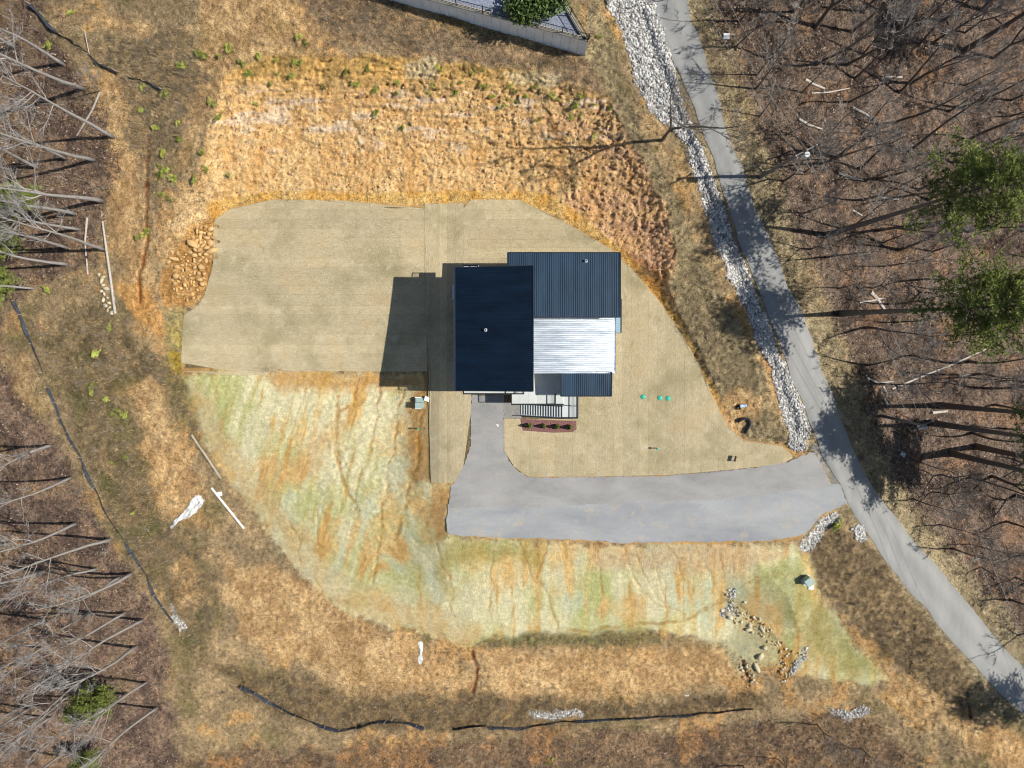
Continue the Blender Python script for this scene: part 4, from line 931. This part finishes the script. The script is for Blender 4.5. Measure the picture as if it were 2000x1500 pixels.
LAND_E = [(1591,164,'the pale log high in the upper right woods'),(1745,150,'the short level pale log in the upper right woods'),(1688,222,'the broken pale log of the upper right woods'),(1582,243,'the pale log by the dark stump hole'),
 (1660,345,'the pale log above the tallest pine trunk'),(1737,388,'the pale log below the tallest pine trunk'),(1675,415,'the thin stick by the tallest pine base'),(1484,346,'the roadside utility pole'),(1615,180,'the thin pale branch of the upper right woods'),
 (1612,460,'the base of the light green pine'),(1900,350,'the crown of the light green pine'),(1642,612,'the base of the dark green pine'),(1910,600,'the crown of the dark green pine'),(1712,585,'the thick split log'),(1742,760,'the foot of the long fallen trunk'),
 (1900,695,'the tip of the long fallen trunk'),(1722,812,'the shaded utility pole'),(1762,887,'the pale square lid on the wood floor'),(1835,805,'the pale broken log by the shaded pole'),(1880,880,'the thick trunked pine at the right edge'),(1418,72,'the white bucket on the verge'),
 (1850,60,'the top right corner'),(1950,180,'the upper right edge of the picture'),(1700,20,'the top edge right of the road'),(1540,40,'the top edge just right of the road'),(1820,1030,'the road bend below the drive entrance'),(1960,1040,'the right edge below the pines'),(1950,1200,'the lower right road edge')]
LAND_W = [(60,40,'the half buried silt fence'),(195,178,'the leaning dead snag'),(175,225,'the bent broken trunk'),(82,398,'the small green pine by the dirt bank'),(169,455,'the short grey log'),(40,480,'the upper pine of the left edge pair'),(30,560,'the lower pine of the left edge pair'),
 (171,520,'the stub log'),(30,150,'the upper left edge'),(20,290,'the left edge level with the cut bank'),(40,700,'the head of the long silt fence'),(90,800,'the upper bend of the long silt fence'),(140,900,'the middle of the long silt fence'),(200,1000,'the lower half of the long silt fence'),(20,900,'the left edge behind the long silt fence'),
 (40,1060,'the left edge below the long silt fence'),(300,1180,'the tail of the long silt fence'),(130,1180,'the gap above the bright young pine'),(222,1345,'the bright green young pine'),(195,1470,'the faint pine sapling'),(40,1280,'the lower left edge'),(40,1440,'the bottom left corner'),(320,1440,'the bottom end of the left woods')]
def near(L_, u, v): return min(L_, key=lambda t: (t[0] - u) ** 2 + (t[1] - v) ** 2)[2]
def fill(poly, n, mind, hs, tone, zones, group, avoid=(), box=(-230, 2230, -160, 1640)):
    pts = list(avoid); made = 0; tries = 0
    while made < n and tries < 20000:
        tries += 1; u, v = random.uniform(box[0], box[1]), random.uniform(box[2], box[3])
        if sd_exact(poly, np.array([u], np.float32), np.array([v], np.float32))[0] < 8: continue
        if any((u - a) ** 2 + (v - b) ** 2 < mind ** 2 for a, b in pts): continue
        pts.append((u, v)); made += 1
        lab = next(l for lim, l in zones if v < lim)
        if tone == 'g': lab = 'thin pale leafless tree near ' + near(LAND_W, u, v)
        elif group == 'e': lab = 'dark leafless tree near ' + near(LAND_E, u, v)
        k_ = 1.0 if tone == 'g' else   .72 + .28 * min(1, max(0, float(sd_exact(poly, np.array([u], np.float32), np.array([v], np.float32))[0]) / 220)); put_tree(u, v, random.uniform(*hs) * k_, tone, lab, group + ', ' + lab.split(' ', 3)[-1] if False else lab, (random.uniform(-.07, .07), random.uniform(-.07, .07)))
zw = ((130, 'thin leafless tree in the top corner of the left woods'), (330, 'thin leafless tree deep in the left woods beside the upper dirt bank'), (620, 'thin leafless tree deep in the left woods level with the straw field'), (960, 'thin leafless tree behind the upper half of the long silt fence'),
      (1230, 'thin leafless tree in the left woods behind the end of the long silt fence'), (9999, 'thin leafless tree in the lower left woods around the bright young pine'))
fill(FW, 64, 29, (13, 20), 'g', zw, 'w', [(a, b) for a, b, _ in front], (-230, 340, -100, 1600))
ze = ((20, 'dark leafless tree at the top edge of the right woods'), (130, 'dark leafless tree high in the upper right woods near the pale logs'), (240, 'dark leafless tree in the upper right woods just above the utility pole'), (520, 'dark leafless tree around the tallest pine in the right woods'), (640, 'dark leafless tree around the dark green pine of the right woods'), (760, 'dark leafless tree between the dark green pine and the long fallen trunk'), (880, 'dark leafless tree around the thick trunked pine at the right edge'),
      (1000, 'dark leafless tree beside the wires right of the drive entrance'), (1640, 'dark leafless tree in the lower right woods along the road'))
fill(FE, 175, 26, (10, 18), 'b', ze, 'e', [(1610,460),(1640,610),(1815,826),(1480,345),(1835,795),(1855,885),(1905,872)], (1360, 2200, -120, 1400))
fill([(1450,1440),(1600,1400),(1720,1430),(1800,1520),(1860,1600),(900,1620),(900,1500)], 7, 70, (8, 11), 'b', ((9999, 'thin leafless tree in the brush at the bottom edge'),), 's', (), (880, 1860, 1395, 1620))
put_tree(1293, 274, 16, 'b', 'lone leafless tree with spreading limbs beside the white stone ditch', None, (0.03, 0.05), 6)
put_tree(195, 178, 7.5, 'g', 'leaning dead grey snag at the edge of the upper left woods', None, (.05, .35), 4)

def pine(seed, h, r, cr, base, nb=70, per=60):
    rg = np.random.default_rng(seed); tr = MB(); br = MB(); lean = rg.uniform(-.3, .3, 2)
    top = lambda z: Vector((lean[0] * z / h * 2, lean[1] * z / h * 2, z))
    tr.tube([top(-.5)] + [top(h * k / 8) for k in range(1, 9)], [r * 1.2] + [r * (1 - k / 8.6) for k in range(1, 9)], 9)
    vs = []
    for b in range(nb):
        f = (b + rg.random()) / nb; z = base + (h - base) * f; a = b * 2.4 + rg.uniform(-.5, .5); ln = cr * (1 - f) ** .6 * rg.uniform(.5, 1.1) + .5
        d = Vector((math.cos(a), math.sin(a), rg.uniform(-.1, .35))); p0 = top(z); p1 = p0 + d * ln
        br.tube([p0, p0.lerp(p1, .5) + Vector((0, 0, -.08 * ln)), p1], [.05 + .03 * (1 - f), .035, .012], 4, False)
        n = max(8, int(per * ln / cr)); t = rg.uniform(.35, 1.05, n)[:, None]; c = np.array(p0) + np.array(p1 - p0) * t + rg.normal(size=(n, 3)) * [.34, .34, .16] * (.5 + ln * .22)
        for q in c:
            m = 7; dd = rg.normal(size=(m, 3)); dd[:, 2] = np.abs(dd[:, 2]) * .7 + .1; dd /= np.linalg.norm(dd, axis=1)[:, None]
            sd = np.cross(dd, rg.normal(size=(m, 3))); sd /= np.linalg.norm(sd, axis=1)[:, None] + 1e-9
            L_ = rg.uniform(.22, .42, (m, 1)); vs.append(np.stack([q - sd * .045, q + sd * .045, q + dd * L_], 1).reshape(-1, 3))
    v = np.concatenate(vs); me = mesh_np('crown', v, np.arange(len(v)).reshape(-1, 3), M_needle)
    t_ = tr.mesh('trunk'); t_.materials.append(M_bark2); b_ = br.mesh('branches'); b_.materials.append(M_bark2); return {'trunk': t_, 'branches': b_, 'crown': me}
PN = [pine(1, 26, .36, 5.0, 17.6, 56, 96), pine(2, 25.5, .36, 4.8, 17.2, 58, 108), pine(3, 8, .12, 1.7, 2.2, 45, 40), pine(4, 29, .42, 5.2, 20.8, 64, 160)]
g_p = 'tall pines of the right woods'
grow('pine_tree', PN[0], 'tall light green pine with a long bare trunk in the right woods', 'tree', G(1612, 460), 0.4, 1.0, g_p, (-.01, .22))
grow('pine_tree', PN[1], 'tall dark green pine with a bare trunk, below the light green one', 'tree', G(1642, 612), 1.2, 1.0, g_p, (.02, .21))
grow('pine_tree', PN[3], 'tall pine whose thick trunk rises past the wires at the right edge', 'tree', G(1818, 826), 2.9, 1.0, g_p, (.0, .02))
grow('pine_tree', PN[3], 'tall pine just above the thick trunked one at the right edge', 'tree', G(1838, 792), 2.2, .98, g_p, (.0, .0))
grow('pine_tree', PN[3], 'tall pine deepest behind the thick trunked one at the right edge', 'tree', G(1905, 872), 4.2, 1.0, g_p, (.0, .02))
grow('pine_tree', PN[3], 'tall pine lowest of the clump at the right edge', 'tree', G(1855, 885), 5.2, .97, g_p, (.0, .0))
grow('pine_tree', PN[0], 'tall pine standing off the lower right corner by the road', 'tree', G(2120, 1340), 2.2, 1.0, g_p, (0, .05))
grow('pine_tree', PN[1], 'tall pine among the leafless trees at the top right corner', 'tree', G(1880, 100), 4.0, .9, g_p, (0, .1))
for (u, v, s, lb) in ((222,1345,1.15,'bright green young pine in the lower left woods'), (82,398,1.0,'small green pine in the left woods beside the dirt bank'), (40,480,1.0,'green pine at the left edge, upper of the pair'), (30,560,1.15,'green pine at the left edge, lower of the pair'), (195,1470,.8,'faint green pine sapling at the bottom left')):
    grow('young_pine', PN[2], lb, 'tree', G(u, v), random.uniform(0, 6), s, 'young pines of the left woods', (0, -.05))

# ------------------------------------------------------------------ utility poles and wires
def pole(u, v, tu, tv, label, tank):
    b = G(u, v, 0); z = b.z + 11.5; 
    t = thing('utility_pole', label, 'utility pole'); p = P(tu, tv, z)
    mb = MB(); mb.tube([b - Vector((0, 0, .6)), b.lerp(p, .5), p], [.19, .16, .12], 10); mb.obj('pole', M_wood, t)
    d = Vector((.88, .46, 0)); a = p + Vector((0, 0, -.45))
    MB().bar(a - d * 1.2, a + d * 1.2, .11, .13).obj('crossarm', M_wood, t); tips = []
    for s in (-1.1, 0, 1.1):
        q = a + d * s; mb = MB(); mb.tube([q + Vector((0, 0, .07)), q + Vector((0, 0, .2)), q + Vector((0, 0, .3))], [.09, .1, .05], 8); mb.obj('insulator', M_cab2, t); tips.append(q + Vector((0, 0, .3)))
    if tank:
        q = a + Vector((.36, -.2, -1.3)); mb = MB(); mb.cyl(q.x, q.y, q.z, q.z + .9, .26, 14); tk = mb.obj('transformer', simple('grey_paint', (.5, .53, .55), .5, var=.1), t)
        for s in (-.1, .1): mb = MB(); mb.cyl(q.x + s, q.y, q.z + .901, q.z + 1.1, .05, 8); mb.obj('bushing', M_cab2, tk)
    return tips
p1 = pole(1484, 346, 1577, 292, 'wooden utility pole with insulators beside the road, upper right', True)
p2 = pole(1722, 812, 1808, 832, 'wooden utility pole in the shade of the tall pines at right', True)
far0 = [P(u, -140, 19) for u in (1296, 1322, 1348)]; far1 = [P(u, 1620, 2) for u in (2110, 2140, 2170)]
def wire(a, b, sag, label):
    mb = MB(); mb.tube([a.lerp(b, k / 16) + Vector((0, 0, -sag * 4 * (k / 16) * (1 - k / 16))) for k in range(17)], .013, 4, False); tag(mb.obj('power_line', M_wire), label, 'wire', 'overhead wires')
for A_, B_, nm in ((far0, p1, 'from the top edge to the upper utility pole'), (p1, p2, 'strung between the two utility poles'), (p2, far1, 'from the shaded utility pole to the lower right')):
    for i in range(3): wire(A_[i], B_[i], .9, ('left', 'middle', 'right')[i] + ' one of three thin overhead wires ' + nm)

# ------------------------------------------------------------------ fallen logs and boulders
def log(line, r, label, nm='fallen_log', mat=None):
    pts = [G(u, v, r * .9) for u, v in line]; n = len(pts); mb = MB(); mb.tube(pts, [r * (1 - .5 * i / n) for i in range(n)], 7)
    tag(mb.obj(nm, mat or M_log), label, 'log')
log([(225,612),(216,545),(208,490),(200,432)], .17, 'long grey fallen log lying across the white stones left of the boulder pile')
log([(170,425),(168,450),(166,470),(168,500)], .13, 'short upright looking grey log left of the long fallen log')
log([(171,536),(169,505)], .1, 'short stub log below the short grey log')
log([(1700,570),(1712,582),(1727,604)], .26, 'thick pale split log beside the dark green pine trunk')
log([(1678,590),(1700,588),(1726,582)], .14, 'thin pale log crossing the thick split log')
log([(1742,760),(1800,735),(1860,712),(1925,682)], .15, 'long pale fallen trunk sloping up to the right')
log([(1692,737),(1715,748),(1745,745)], .13, 'crooked pale branch left of the long fallen trunk')
log([(1724,754),(1733,770)], .16, 'short pale log end below the crooked branch'); log([(1727,778),(1733,792)], .17, 'short pale log end nearest the shade')
log([(1820,806),(1850,803)], .2, 'pale broken log beside the shaded utility pole')
log([(1572,155),(1590,165),(1610,173)], .17, 'pale log high in the upper right woods'); log([(1728,150),(1762,151)], .13, 'short level pale log near the orange root hole')
log([(1665,210),(1690,222),(1710,236)], .15, 'pale broken log in the middle of the upper right woods'); log([(1560,232),(1580,244),(1605,252)], .15, 'pale log beside the dark stump hole')
log([(1638,338),(1665,347),(1685,351)], .14, 'pale log above the tall pine trunk'); log([(1720,386),(1755,389)], .13, 'pale log lying below the tall pine trunk')
log([(1665,410),(1684,421)], .1, 'thin pale stick near the tall pine base'); log([(1585,182),(1620,180),(1660,172)], .09, 'thin pale branch lying in the upper right woods')
log([(165,60),(175,110)], .06, 'thin dead stem on the upper left dirt'); log([(195,180),(180,215),(150,265)], .12, 'bent grey trunk broken over at the upper left woods')
def rock_mesh(seed, sq=.75):
    rg = np.random.default_rng(seed); t = (1 + 5 ** .5) / 2
    v = np.array([(-1,t,0),(1,t,0),(-1,-t,0),(1,-t,0),(0,-1,t),(0,1,t),(0,-1,-t),(0,1,-t),(t,0,-1),(t,0,1),(-t,0,-1),(-t,0,1)], float); v /= np.linalg.norm(v[0])
    f = np.array([(0,11,5),(0,5,1),(0,1,7),(0,7,10),(0,10,11),(1,5,9),(5,11,4),(11,10,2),(10,7,6),(7,1,8),(3,9,4),(3,4,2),(3,2,6),(3,6,8),(3,8,9),(4,9,5),(2,4,11),(6,2,10),(8,6,7),(9,8,1)])
    v *= rg.uniform(.68, 1.2, (12, 1)); v *= [rg.uniform(.8, 1.3), rg.uniform(.7, 1.0), sq]; return v, f
def sub_rock(seed):
    v, f = rock_mesh(seed); v = list(map(tuple, v)); mid = {}; out = []; rg = random.Random(seed)
    def m(a, b):
        k = (min(a, b), max(a, b))
        if k not in mid:
            p = (Vector(v[a]) + Vector(v[b])) / 2; p *= rg.uniform(1.0, 1.13); mid[k] = len(v); v.append(tuple(p))
        return mid[k]
    for a, b, c in f: x, y, z = m(a, b), m(b, c), m(c, a); out += [(a, x, z), (x, b, y), (z, y, c), (x, y, z)]
    return np.array(v), np.array(out)
RK = []
for i in range(7): v, f = sub_rock(20 + i); RK.append((mesh_np('boulder', v, f, M_boul), mesh_np('boulder', v, f, M_boulg)))
def boulder(u, v, s, label, group, pale=0):
    o = link('boulder', RK[random.randrange(7)][pale]); o.location = G(u, v, s * .2); o.scale = (s * random.uniform(.85, 1.2), s * random.uniform(.8, 1.1), s * .85)
    o.rotation_euler = (random.uniform(-.5, .5), random.uniform(-.5, .5), random.uniform(0, 6.3)); tag(o, label, 'rock', group)
placed = []
def pile(poly, n, smin, smax, label, group, pale=0, pack=.75):
    k = t = 0
    while k < n and t < 9000:
        t += 1; u = random.uniform(min(a for a, b in poly), max(a for a, b in poly)); v = random.uniform(min(b for a, b in poly), max(b for a, b in poly))
        s = smin + (smax - smin) * random.random() ** 1.8
        if sd_exact(poly, np.array([u], np.float32), np.array([v], np.float32))[0] < 2: continue
        if any((u - a) ** 2 + (v - b) ** 2 < ((s + c) / .06 * pack) ** 2 for a, b, c in placed): continue
        placed.append((u, v, s)); boulder(u, v, s, label, group, pale); k += 1
pile([(382,440),(415,440),(422,485),(410,515),(372,508),(366,490)], 42, .28, .62, 'tan boulder in the upper heap against the edge of the straw field', 'boulders of the upper heap')
pile([(325,495),(360,488),(405,520),(402,548),(375,590),(345,585),(332,550)], 48, .2, .55, 'tan boulder in the lower heap beside the edge of the straw field', 'boulders of the lower heap')
pile([(190,532),(205,540),(212,580),(225,612),(212,615),(200,590)], 20, .25, .5, 'pale boulder beside the long fallen log', 'pale boulders by the fallen log', 1)
for u, v, s in ((1424,1152,.3),(1420,1198,.5),(1425,1206,.55),(1465,1222,.45),(1463,1230,.4),(1470,1234,.35),(1488,1228,.45),(1492,1226,.3),(1478,1304,.6),(1522,1259,.3),(1486,1282,.5),(1494,1266,.5)):
    boulder(u, v, s, 'pale boulder scattered around the muddy wash at lower right', 'boulders at the muddy wash', 1)

# ------------------------------------------------------------------ uncountable stone, grass, twigs and leaf litter
def scatter(n, dens, box=(-30, 2030, -30, 1530)):
    u = RNG.uniform(box[0], box[1], n); v = RNG.uniform(box[2], box[3], n); k = RNG.random(n) < msamp(dens, u, v); return u[k], v[k]
def rocks_stuff(name, u, v, smin, smax, pal, lift=.15, flat=.75, bright=1.0):
    n = len(u); base = [rock_mesh(300 + i, flat) for i in range(8)]; s = smin + (smax - smin) * RNG.random(n) ** 2.2; z = Zs(u, v); x, y, _ = Wp(u, v, z)
    a = RNG.uniform(0, 6.283, n); k = RNG.integers(0, 8, n); bv = np.stack([b[0] for b in base])[k] * s[:, None, None]
    tl = RNG.uniform(-.6, .6, n); c, sn = np.cos(a)[:, None], np.sin(a)[:, None]; ct, st_ = np.cos(tl)[:, None], np.sin(tl)[:, None]
    px, py, pz = bv[..., 0], bv[..., 1] * ct - bv[..., 2] * st_, bv[..., 1] * st_ + bv[..., 2] * ct
    vx = px * c - py * sn + x[:, None]; vy = px * sn + py * c + y[:, None]; vz = pz + (z + s * lift)[:, None]
    f = (base[0][1][None] + 12 * np.arange(n)[:, None, None]).reshape(-1, 3)
    pal = np.array([alb(*q) for q in pal]); col = np.minimum(pal[RNG.integers(0, len(pal), n)] * RNG.uniform(.75, 1.2, (n, 1)) * bright, .82)
    return stuff(np_mesh(name, np.stack([vx, vy, vz], -1), f, M_stone, np.repeat(col, 12, 0)))
u, v = scatter(2600000, m_rip ** 1.2 * (.55 + .45 * sst(-.25, .1, n2)) * (1 - .6 * (V > 1100))); u, v = u[:30000], v[:30000]
tag(rocks_stuff('white_riprap', u, v, .04, .20, ((232, 229, 222), (214, 211, 205), (194, 191, 186), (238, 234, 226), (164, 160, 154)), .25, .7, 1.05), 'loose white and grey stones lining the roadside ditch', 'stones')
u, v = scatter(220000, np.clip(m_bk * sst(130, 210, V), 0, 1) * (.5 + n2 * .6) * .55); u, v = u[:4200], v[:4200]
tag(rocks_stuff('bank_rubble', u, v, .04, .19, ((232, 192, 138), (240, 206, 158), (214, 164, 108), (230, 186, 158), (206, 160, 112)), .1), 'loose tan rubble on the face of the cut bank', 'stones')
m_gul = np.clip(L([(1425,1165),(1445,1195),(1475,1220),(1510,1245),(1545,1275),(1530,1330)], 16, 6) * .8 + L([(1452,1285),(1466,1335)], 12, 4) + .7 * M([(1405,1185),(1450,1175),(1460,1205),(1430,1220)], 4, 6), 0, 1) * (.3 + .7 * sst(-.1, .2, n3))
u, v = scatter(60000, m_gul, (1380, 1600, 1140, 1350)); u, v = u[:380], v[:380]
tag(rocks_stuff('wash_rubble', u, v, .05, .28, ((226, 208, 168), (214, 186, 138), (196, 150, 92), (230, 222, 200)), .1), 'broken rock and clods along the muddy wash', 'stones')
m_all = np.clip(1 - m_pad - roadM - m_rip - m_bank - m_rw, 0, 1)
def pal_cols(pal, n): p = np.array([alb(*q) for q in pal]); return p[RNG.integers(0, len(p), n)] * RNG.uniform(.7, 1.25, (n, 1))
def tufts(name, u, v, blades, hmin, hmax, spread, lean, width, pal, label, cat, under=.0):
    n = len(u); z = Zs(u, v); x, y, _ = Wp(u, v, z); h = RNG.uniform(hmin, hmax, n); c = pal_cols(pal, n)
    B = np.repeat(np.stack([x, y, z + (.03 if name == 'loose_straw' else -.03)], -1), blades, 0); hh = np.repeat(h, blades) * RNG.uniform(.55, 1.15, n * blades); m = n * blades
    a = RNG.uniform(0, 6.283, m); r = spread * np.sqrt(RNG.random(m)) * np.repeat(h / hmax, blades)
    B[:, 0] += r * np.cos(a); B[:, 1] += r * np.sin(a)
    b = RNG.uniform(0, 6.283, m); l = RNG.uniform(.3, 1.0, m) * lean * hh
    T = B + np.stack([l * np.cos(b), l * np.sin(b), hh * RNG.uniform(.5, 1, m)], -1)
    w = np.stack([-np.sin(b), np.cos(b), 0 * b], -1) * (width * RNG.uniform(.6, 1.4, (m, 1)))
    vs = np.stack([B - w, B + w, T], 1).reshape(-1, 3); col = np.repeat(np.repeat(c, blades, 0) * RNG.uniform(.8, 1.2, (m, 1)), 3, 0)
    return tag(stuff(np_mesh(name, vs, np.arange(m * 3).reshape(-1, 3), M_stuff, col)), label, cat)
d_grass = m_all * (1 - m_hyd * .97) * (1 - .75 * m_fw) * (1 - .8 * m_fe) * (1 - .5 * m_fs) * np.clip(.42 + n2 * 1.3 + n1 * .5, .03, 1)
clayness = np.clip((ALB[..., 0] - .24) / .16, 0, 1); d_grass = d_grass * (1 - .93 * clayness) * (.55 + .6 * np.clip(m_b1 + m_b2 + m_b3, 0, 1))
u, v = scatter(420000, d_grass)
tufts('dry_grass', u, v, 5, .15, .48, .24, .9, .028, ((206, 180, 136), (224, 200, 156), (178, 156, 118), (160, 150, 100), (202, 174, 130), (156, 138, 110)), 'dry brown grass and weeds covering the rough ground', 'grass')
d_br = m_all * (1 - m_hyd) * (1 - clayness * .8) * np.clip(.1 + n2 * 1.4 + n1 * .8 + .5 * M(BRSE, 6, 6) + .25 * M(UPL, 8, 12) + .45 * (m_b1 + m_b2 + m_b3) + .1 * (V > 1340), 0, 1) * (1 - .6 * m_fe) * (1 - .6 * m_fw)
u, v = scatter(60000, d_br)
tufts('bare_brush', u, v, 15, .45, 1.2, .5, .85, .016, ((160, 144, 124), (130, 116, 100), (180, 166, 146), (134, 124, 96)), 'low leafless twiggy brush on the rough ground', 'brush')
def leaves(name, u, v, size, pal, label, cat):
    n = len(u); z = Zs(u, v) + RNG.uniform(.02, .14, n); x, y, _ = Wp(u, v, z); c = np.stack([x, y, z], -1)
    d = RNG.normal(size=(n, 3)) * [.5, .5, 1]; d[:, 2] = np.abs(d[:, 2]) + .3; d /= np.linalg.norm(d, axis=1)[:, None]
    a = np.cross(d, RNG.normal(size=(n, 3))); a /= np.linalg.norm(a, axis=1)[:, None]; b = np.cross(d, a); s = size * RNG.uniform(.5, 1.3, (n, 1))
    vs = np.stack([c - a * s, c - b * s * .6, c + a * s, c + b * s * .6], 1).reshape(-1, 3)
    return tag(stuff(np_mesh(name, vs, np.arange(n * 4).reshape(-1, 4), M_stuff, np.repeat(pal_cols(pal, n), 4, 0))), label, cat)
d_l = np.clip(m_fe + m_fw * .8 + m_fs * .6, 0, 1) * (1 - roadM)
u, v = scatter(140000, d_l * .8)
leaves('leaf_litter', u, v, .13, ((144, 120, 104), (116, 97, 85), (172, 148, 128), (82, 70, 62), (196, 174, 154), (136, 108, 88)), 'fallen brown leaves covering the floor of the woods', 'leaf litter')
u, v = scatter(16000, np.clip(m_fe + m_fw + m_fs * .5, 0, 1) * (1 - roadM) * np.clip(.25 + n2 * 1.6, 0, 1))
tufts('woodland_twigs', u, v, 9, .4, 1.6, .6, 1.6, .014, ((150, 140, 128), (110, 100, 90), (84, 74, 64), (190, 180, 166)), 'thin dead twigs and saplings on the floor of the woods', 'twigs')
d_hg = m_hyd * (1 - m_pad) * (1 - rill) * np.clip(.3 + n2 + n1 + .5 * (U > 1380) , 0, 1) * (1 - clayness * .9)
u, v = scatter(70000, d_hg * .45)
tufts('new_grass', u, v, 5, .06, .2, .2, .8, .02, ((196, 196, 128), (210, 206, 150), (180, 186, 120), (218, 210, 162)), 'thin new grass sprouting on the seeded slope', 'grass')

m_str = np.clip(M(ST_A, 0, 2, 2) + M(ST_B, 0, 2, 2) + M(ST_C, 0, 2, 2) + M(ST_D, 0, 2, 2), 0, 1) * (.4 + .6 * sst(-.2, .25, n2))
u, v = scatter(60000, m_str, (340, 1560, 380, 950))
tufts('loose_straw', u, v, 2, .05, .14, .25, 2.2, .016, ((226, 208, 166), (236, 220, 182), (206, 188, 146)), 'loose straw lying over the matting around the house', 'straw')

u, v = scatter(120000, m_all * (1 - m_hyd) * clayness * .5, (-30, 2030, -30, 1530)); u, v = u[:9000], v[:9000]
tag(rocks_stuff('soil_clods', u, v, .03, .10, ((206, 168, 116), (186, 146, 98), (222, 188, 140), (160, 126, 88)), .2), 'small clods and pebbles on the bare clay ground', 'clods')
# green shrubs that can be counted
def blob(n, rg):
    t = rg.normal(size=(n, 3)); t /= np.linalg.norm(t, axis=1)[:, None]; t *= rg.uniform(.3, 1, (n, 1)) ** .5; t *= (1 + .3 * np.sin(3 * t[:, :1] * 2 + 1)); return t * [.5, .45, .36] + [0, 0, .34]
BS = []
for i in range(4):
    v_, f_ = leafcloud(260, ell_shape(.55, .42, .3, 5 + 2 * i, 70 + i), .07, 60 + i); m1 = mesh_np('foliage', v_, f_, M_leaf)
    mb = MB(); [mb.tube([(0,0,-.1),(math.cos(a)*.22,math.sin(a)*.22,.4)], [.02,.008], 4) for a in (0,1.6,3.1,4.6)]; s_ = mb.mesh('stems'); s_.materials.append(M_bark2); BS.append({'foliage': m1, 'stems': s_})
def bushes(pts, label, group, s0=.6, s1=1.2):
    pts = sorted(pts); n_ = len(pts); lab0, grp0 = label, group
    for k_, (u, v) in enumerate(pts):
        if n_ > 9:
            w_ = ('leftmost', 'left of middle', 'middle', 'right of middle', 'rightmost')[min(4, k_ * 5 // n_)]; label = lab0.replace('small green shrub', 'small green shrub, %s fifth,' % w_).replace('low green shrub', 'low green shrub, %s fifth,' % w_); group = grp0 + ', ' + w_ + ' fifth'
        o = grow('green_shrub', BS[random.randrange(4)], label, 'shrub', G(u, v), random.uniform(0, 6), 1, group); k = random.uniform(s0, s1); o.scale = (k * random.uniform(.7, 1.3), k * random.uniform(.6, 1.1), k * random.uniform(.6, 1.1))
bushes([(590,122),(582,125),(545,143),(568,150),(563,180),(530,165),(476,125),(506,110),(502,205),(598,85),(585,72),(540,118),(632,170),(676,143),(695,165),(732,178),(736,221),(777,163),(775,184),(785,253),(757,125),(718,135),(690,165)], 'small green shrub on the upper left cut bank', 'shrubs on the upper left bank')
bushes([(853,130),(862,138),(845,165),(838,180),(880,165),(950,170),(942,140),(940,168),(975,210),(985,205),(990,195),(962,190),(995,170),(900,162),(925,140),(888,182),(1005,180),(1050,182),(1075,185),(1090,195),(1028,190),(1045,172),(1105,180),(1135,190),(1160,205),(1122,210),(1135,225),(1052,235),(1190,212),(1160,268),(1150,275),(1115,230),(1070,270),(1008,200),(1170,72)], 'small green shrub on the upper right cut bank', 'shrubs on the upper right bank')
bushes([(448,95),(472,122),(485,145),(355,130),(395,108),(430,112),(350,240),(318,295),(320,300),(318,330),(325,335),(340,350),(315,380),(332,388),(312,345),(288,455),(270,465),(448,341),(405,332),(383,352),(410,200),(420,205),(350,272),(280,170),(278,215),(430,230),(305,250),(322,185),(395,295),(95,92),(142,26)], 'small green shrub on the slope left of the cut bank', 'shrubs on the left slope', .8, 1.6)
bushes([(210,780),(222,810),(235,805),(185,750),(215,640),(250,895),(180,765),(190,690),(94,567),(242,812),(262,1000),(225,905)], 'low green shrub among brush by the long silt fence', 'shrubs by the silt fence', .9, 1.5)
bushes([(1635,1022),(1632,1026)], 'bright green shrub at the stones by the drive entrance', 'shrub at the entrance', 1.2, 1.6)
bushes([(1072,1490),(1082,1480)], 'green sprout clump in the brush at the bottom edge', 'shrubs at the bottom edge', .8, 1.2)
print('strips', cnt[0], 'objects', len(bpy.data.objects), 'tris', sum(len(o.data.polygons) for o in bpy.data.objects if o.type == 'MESH'))
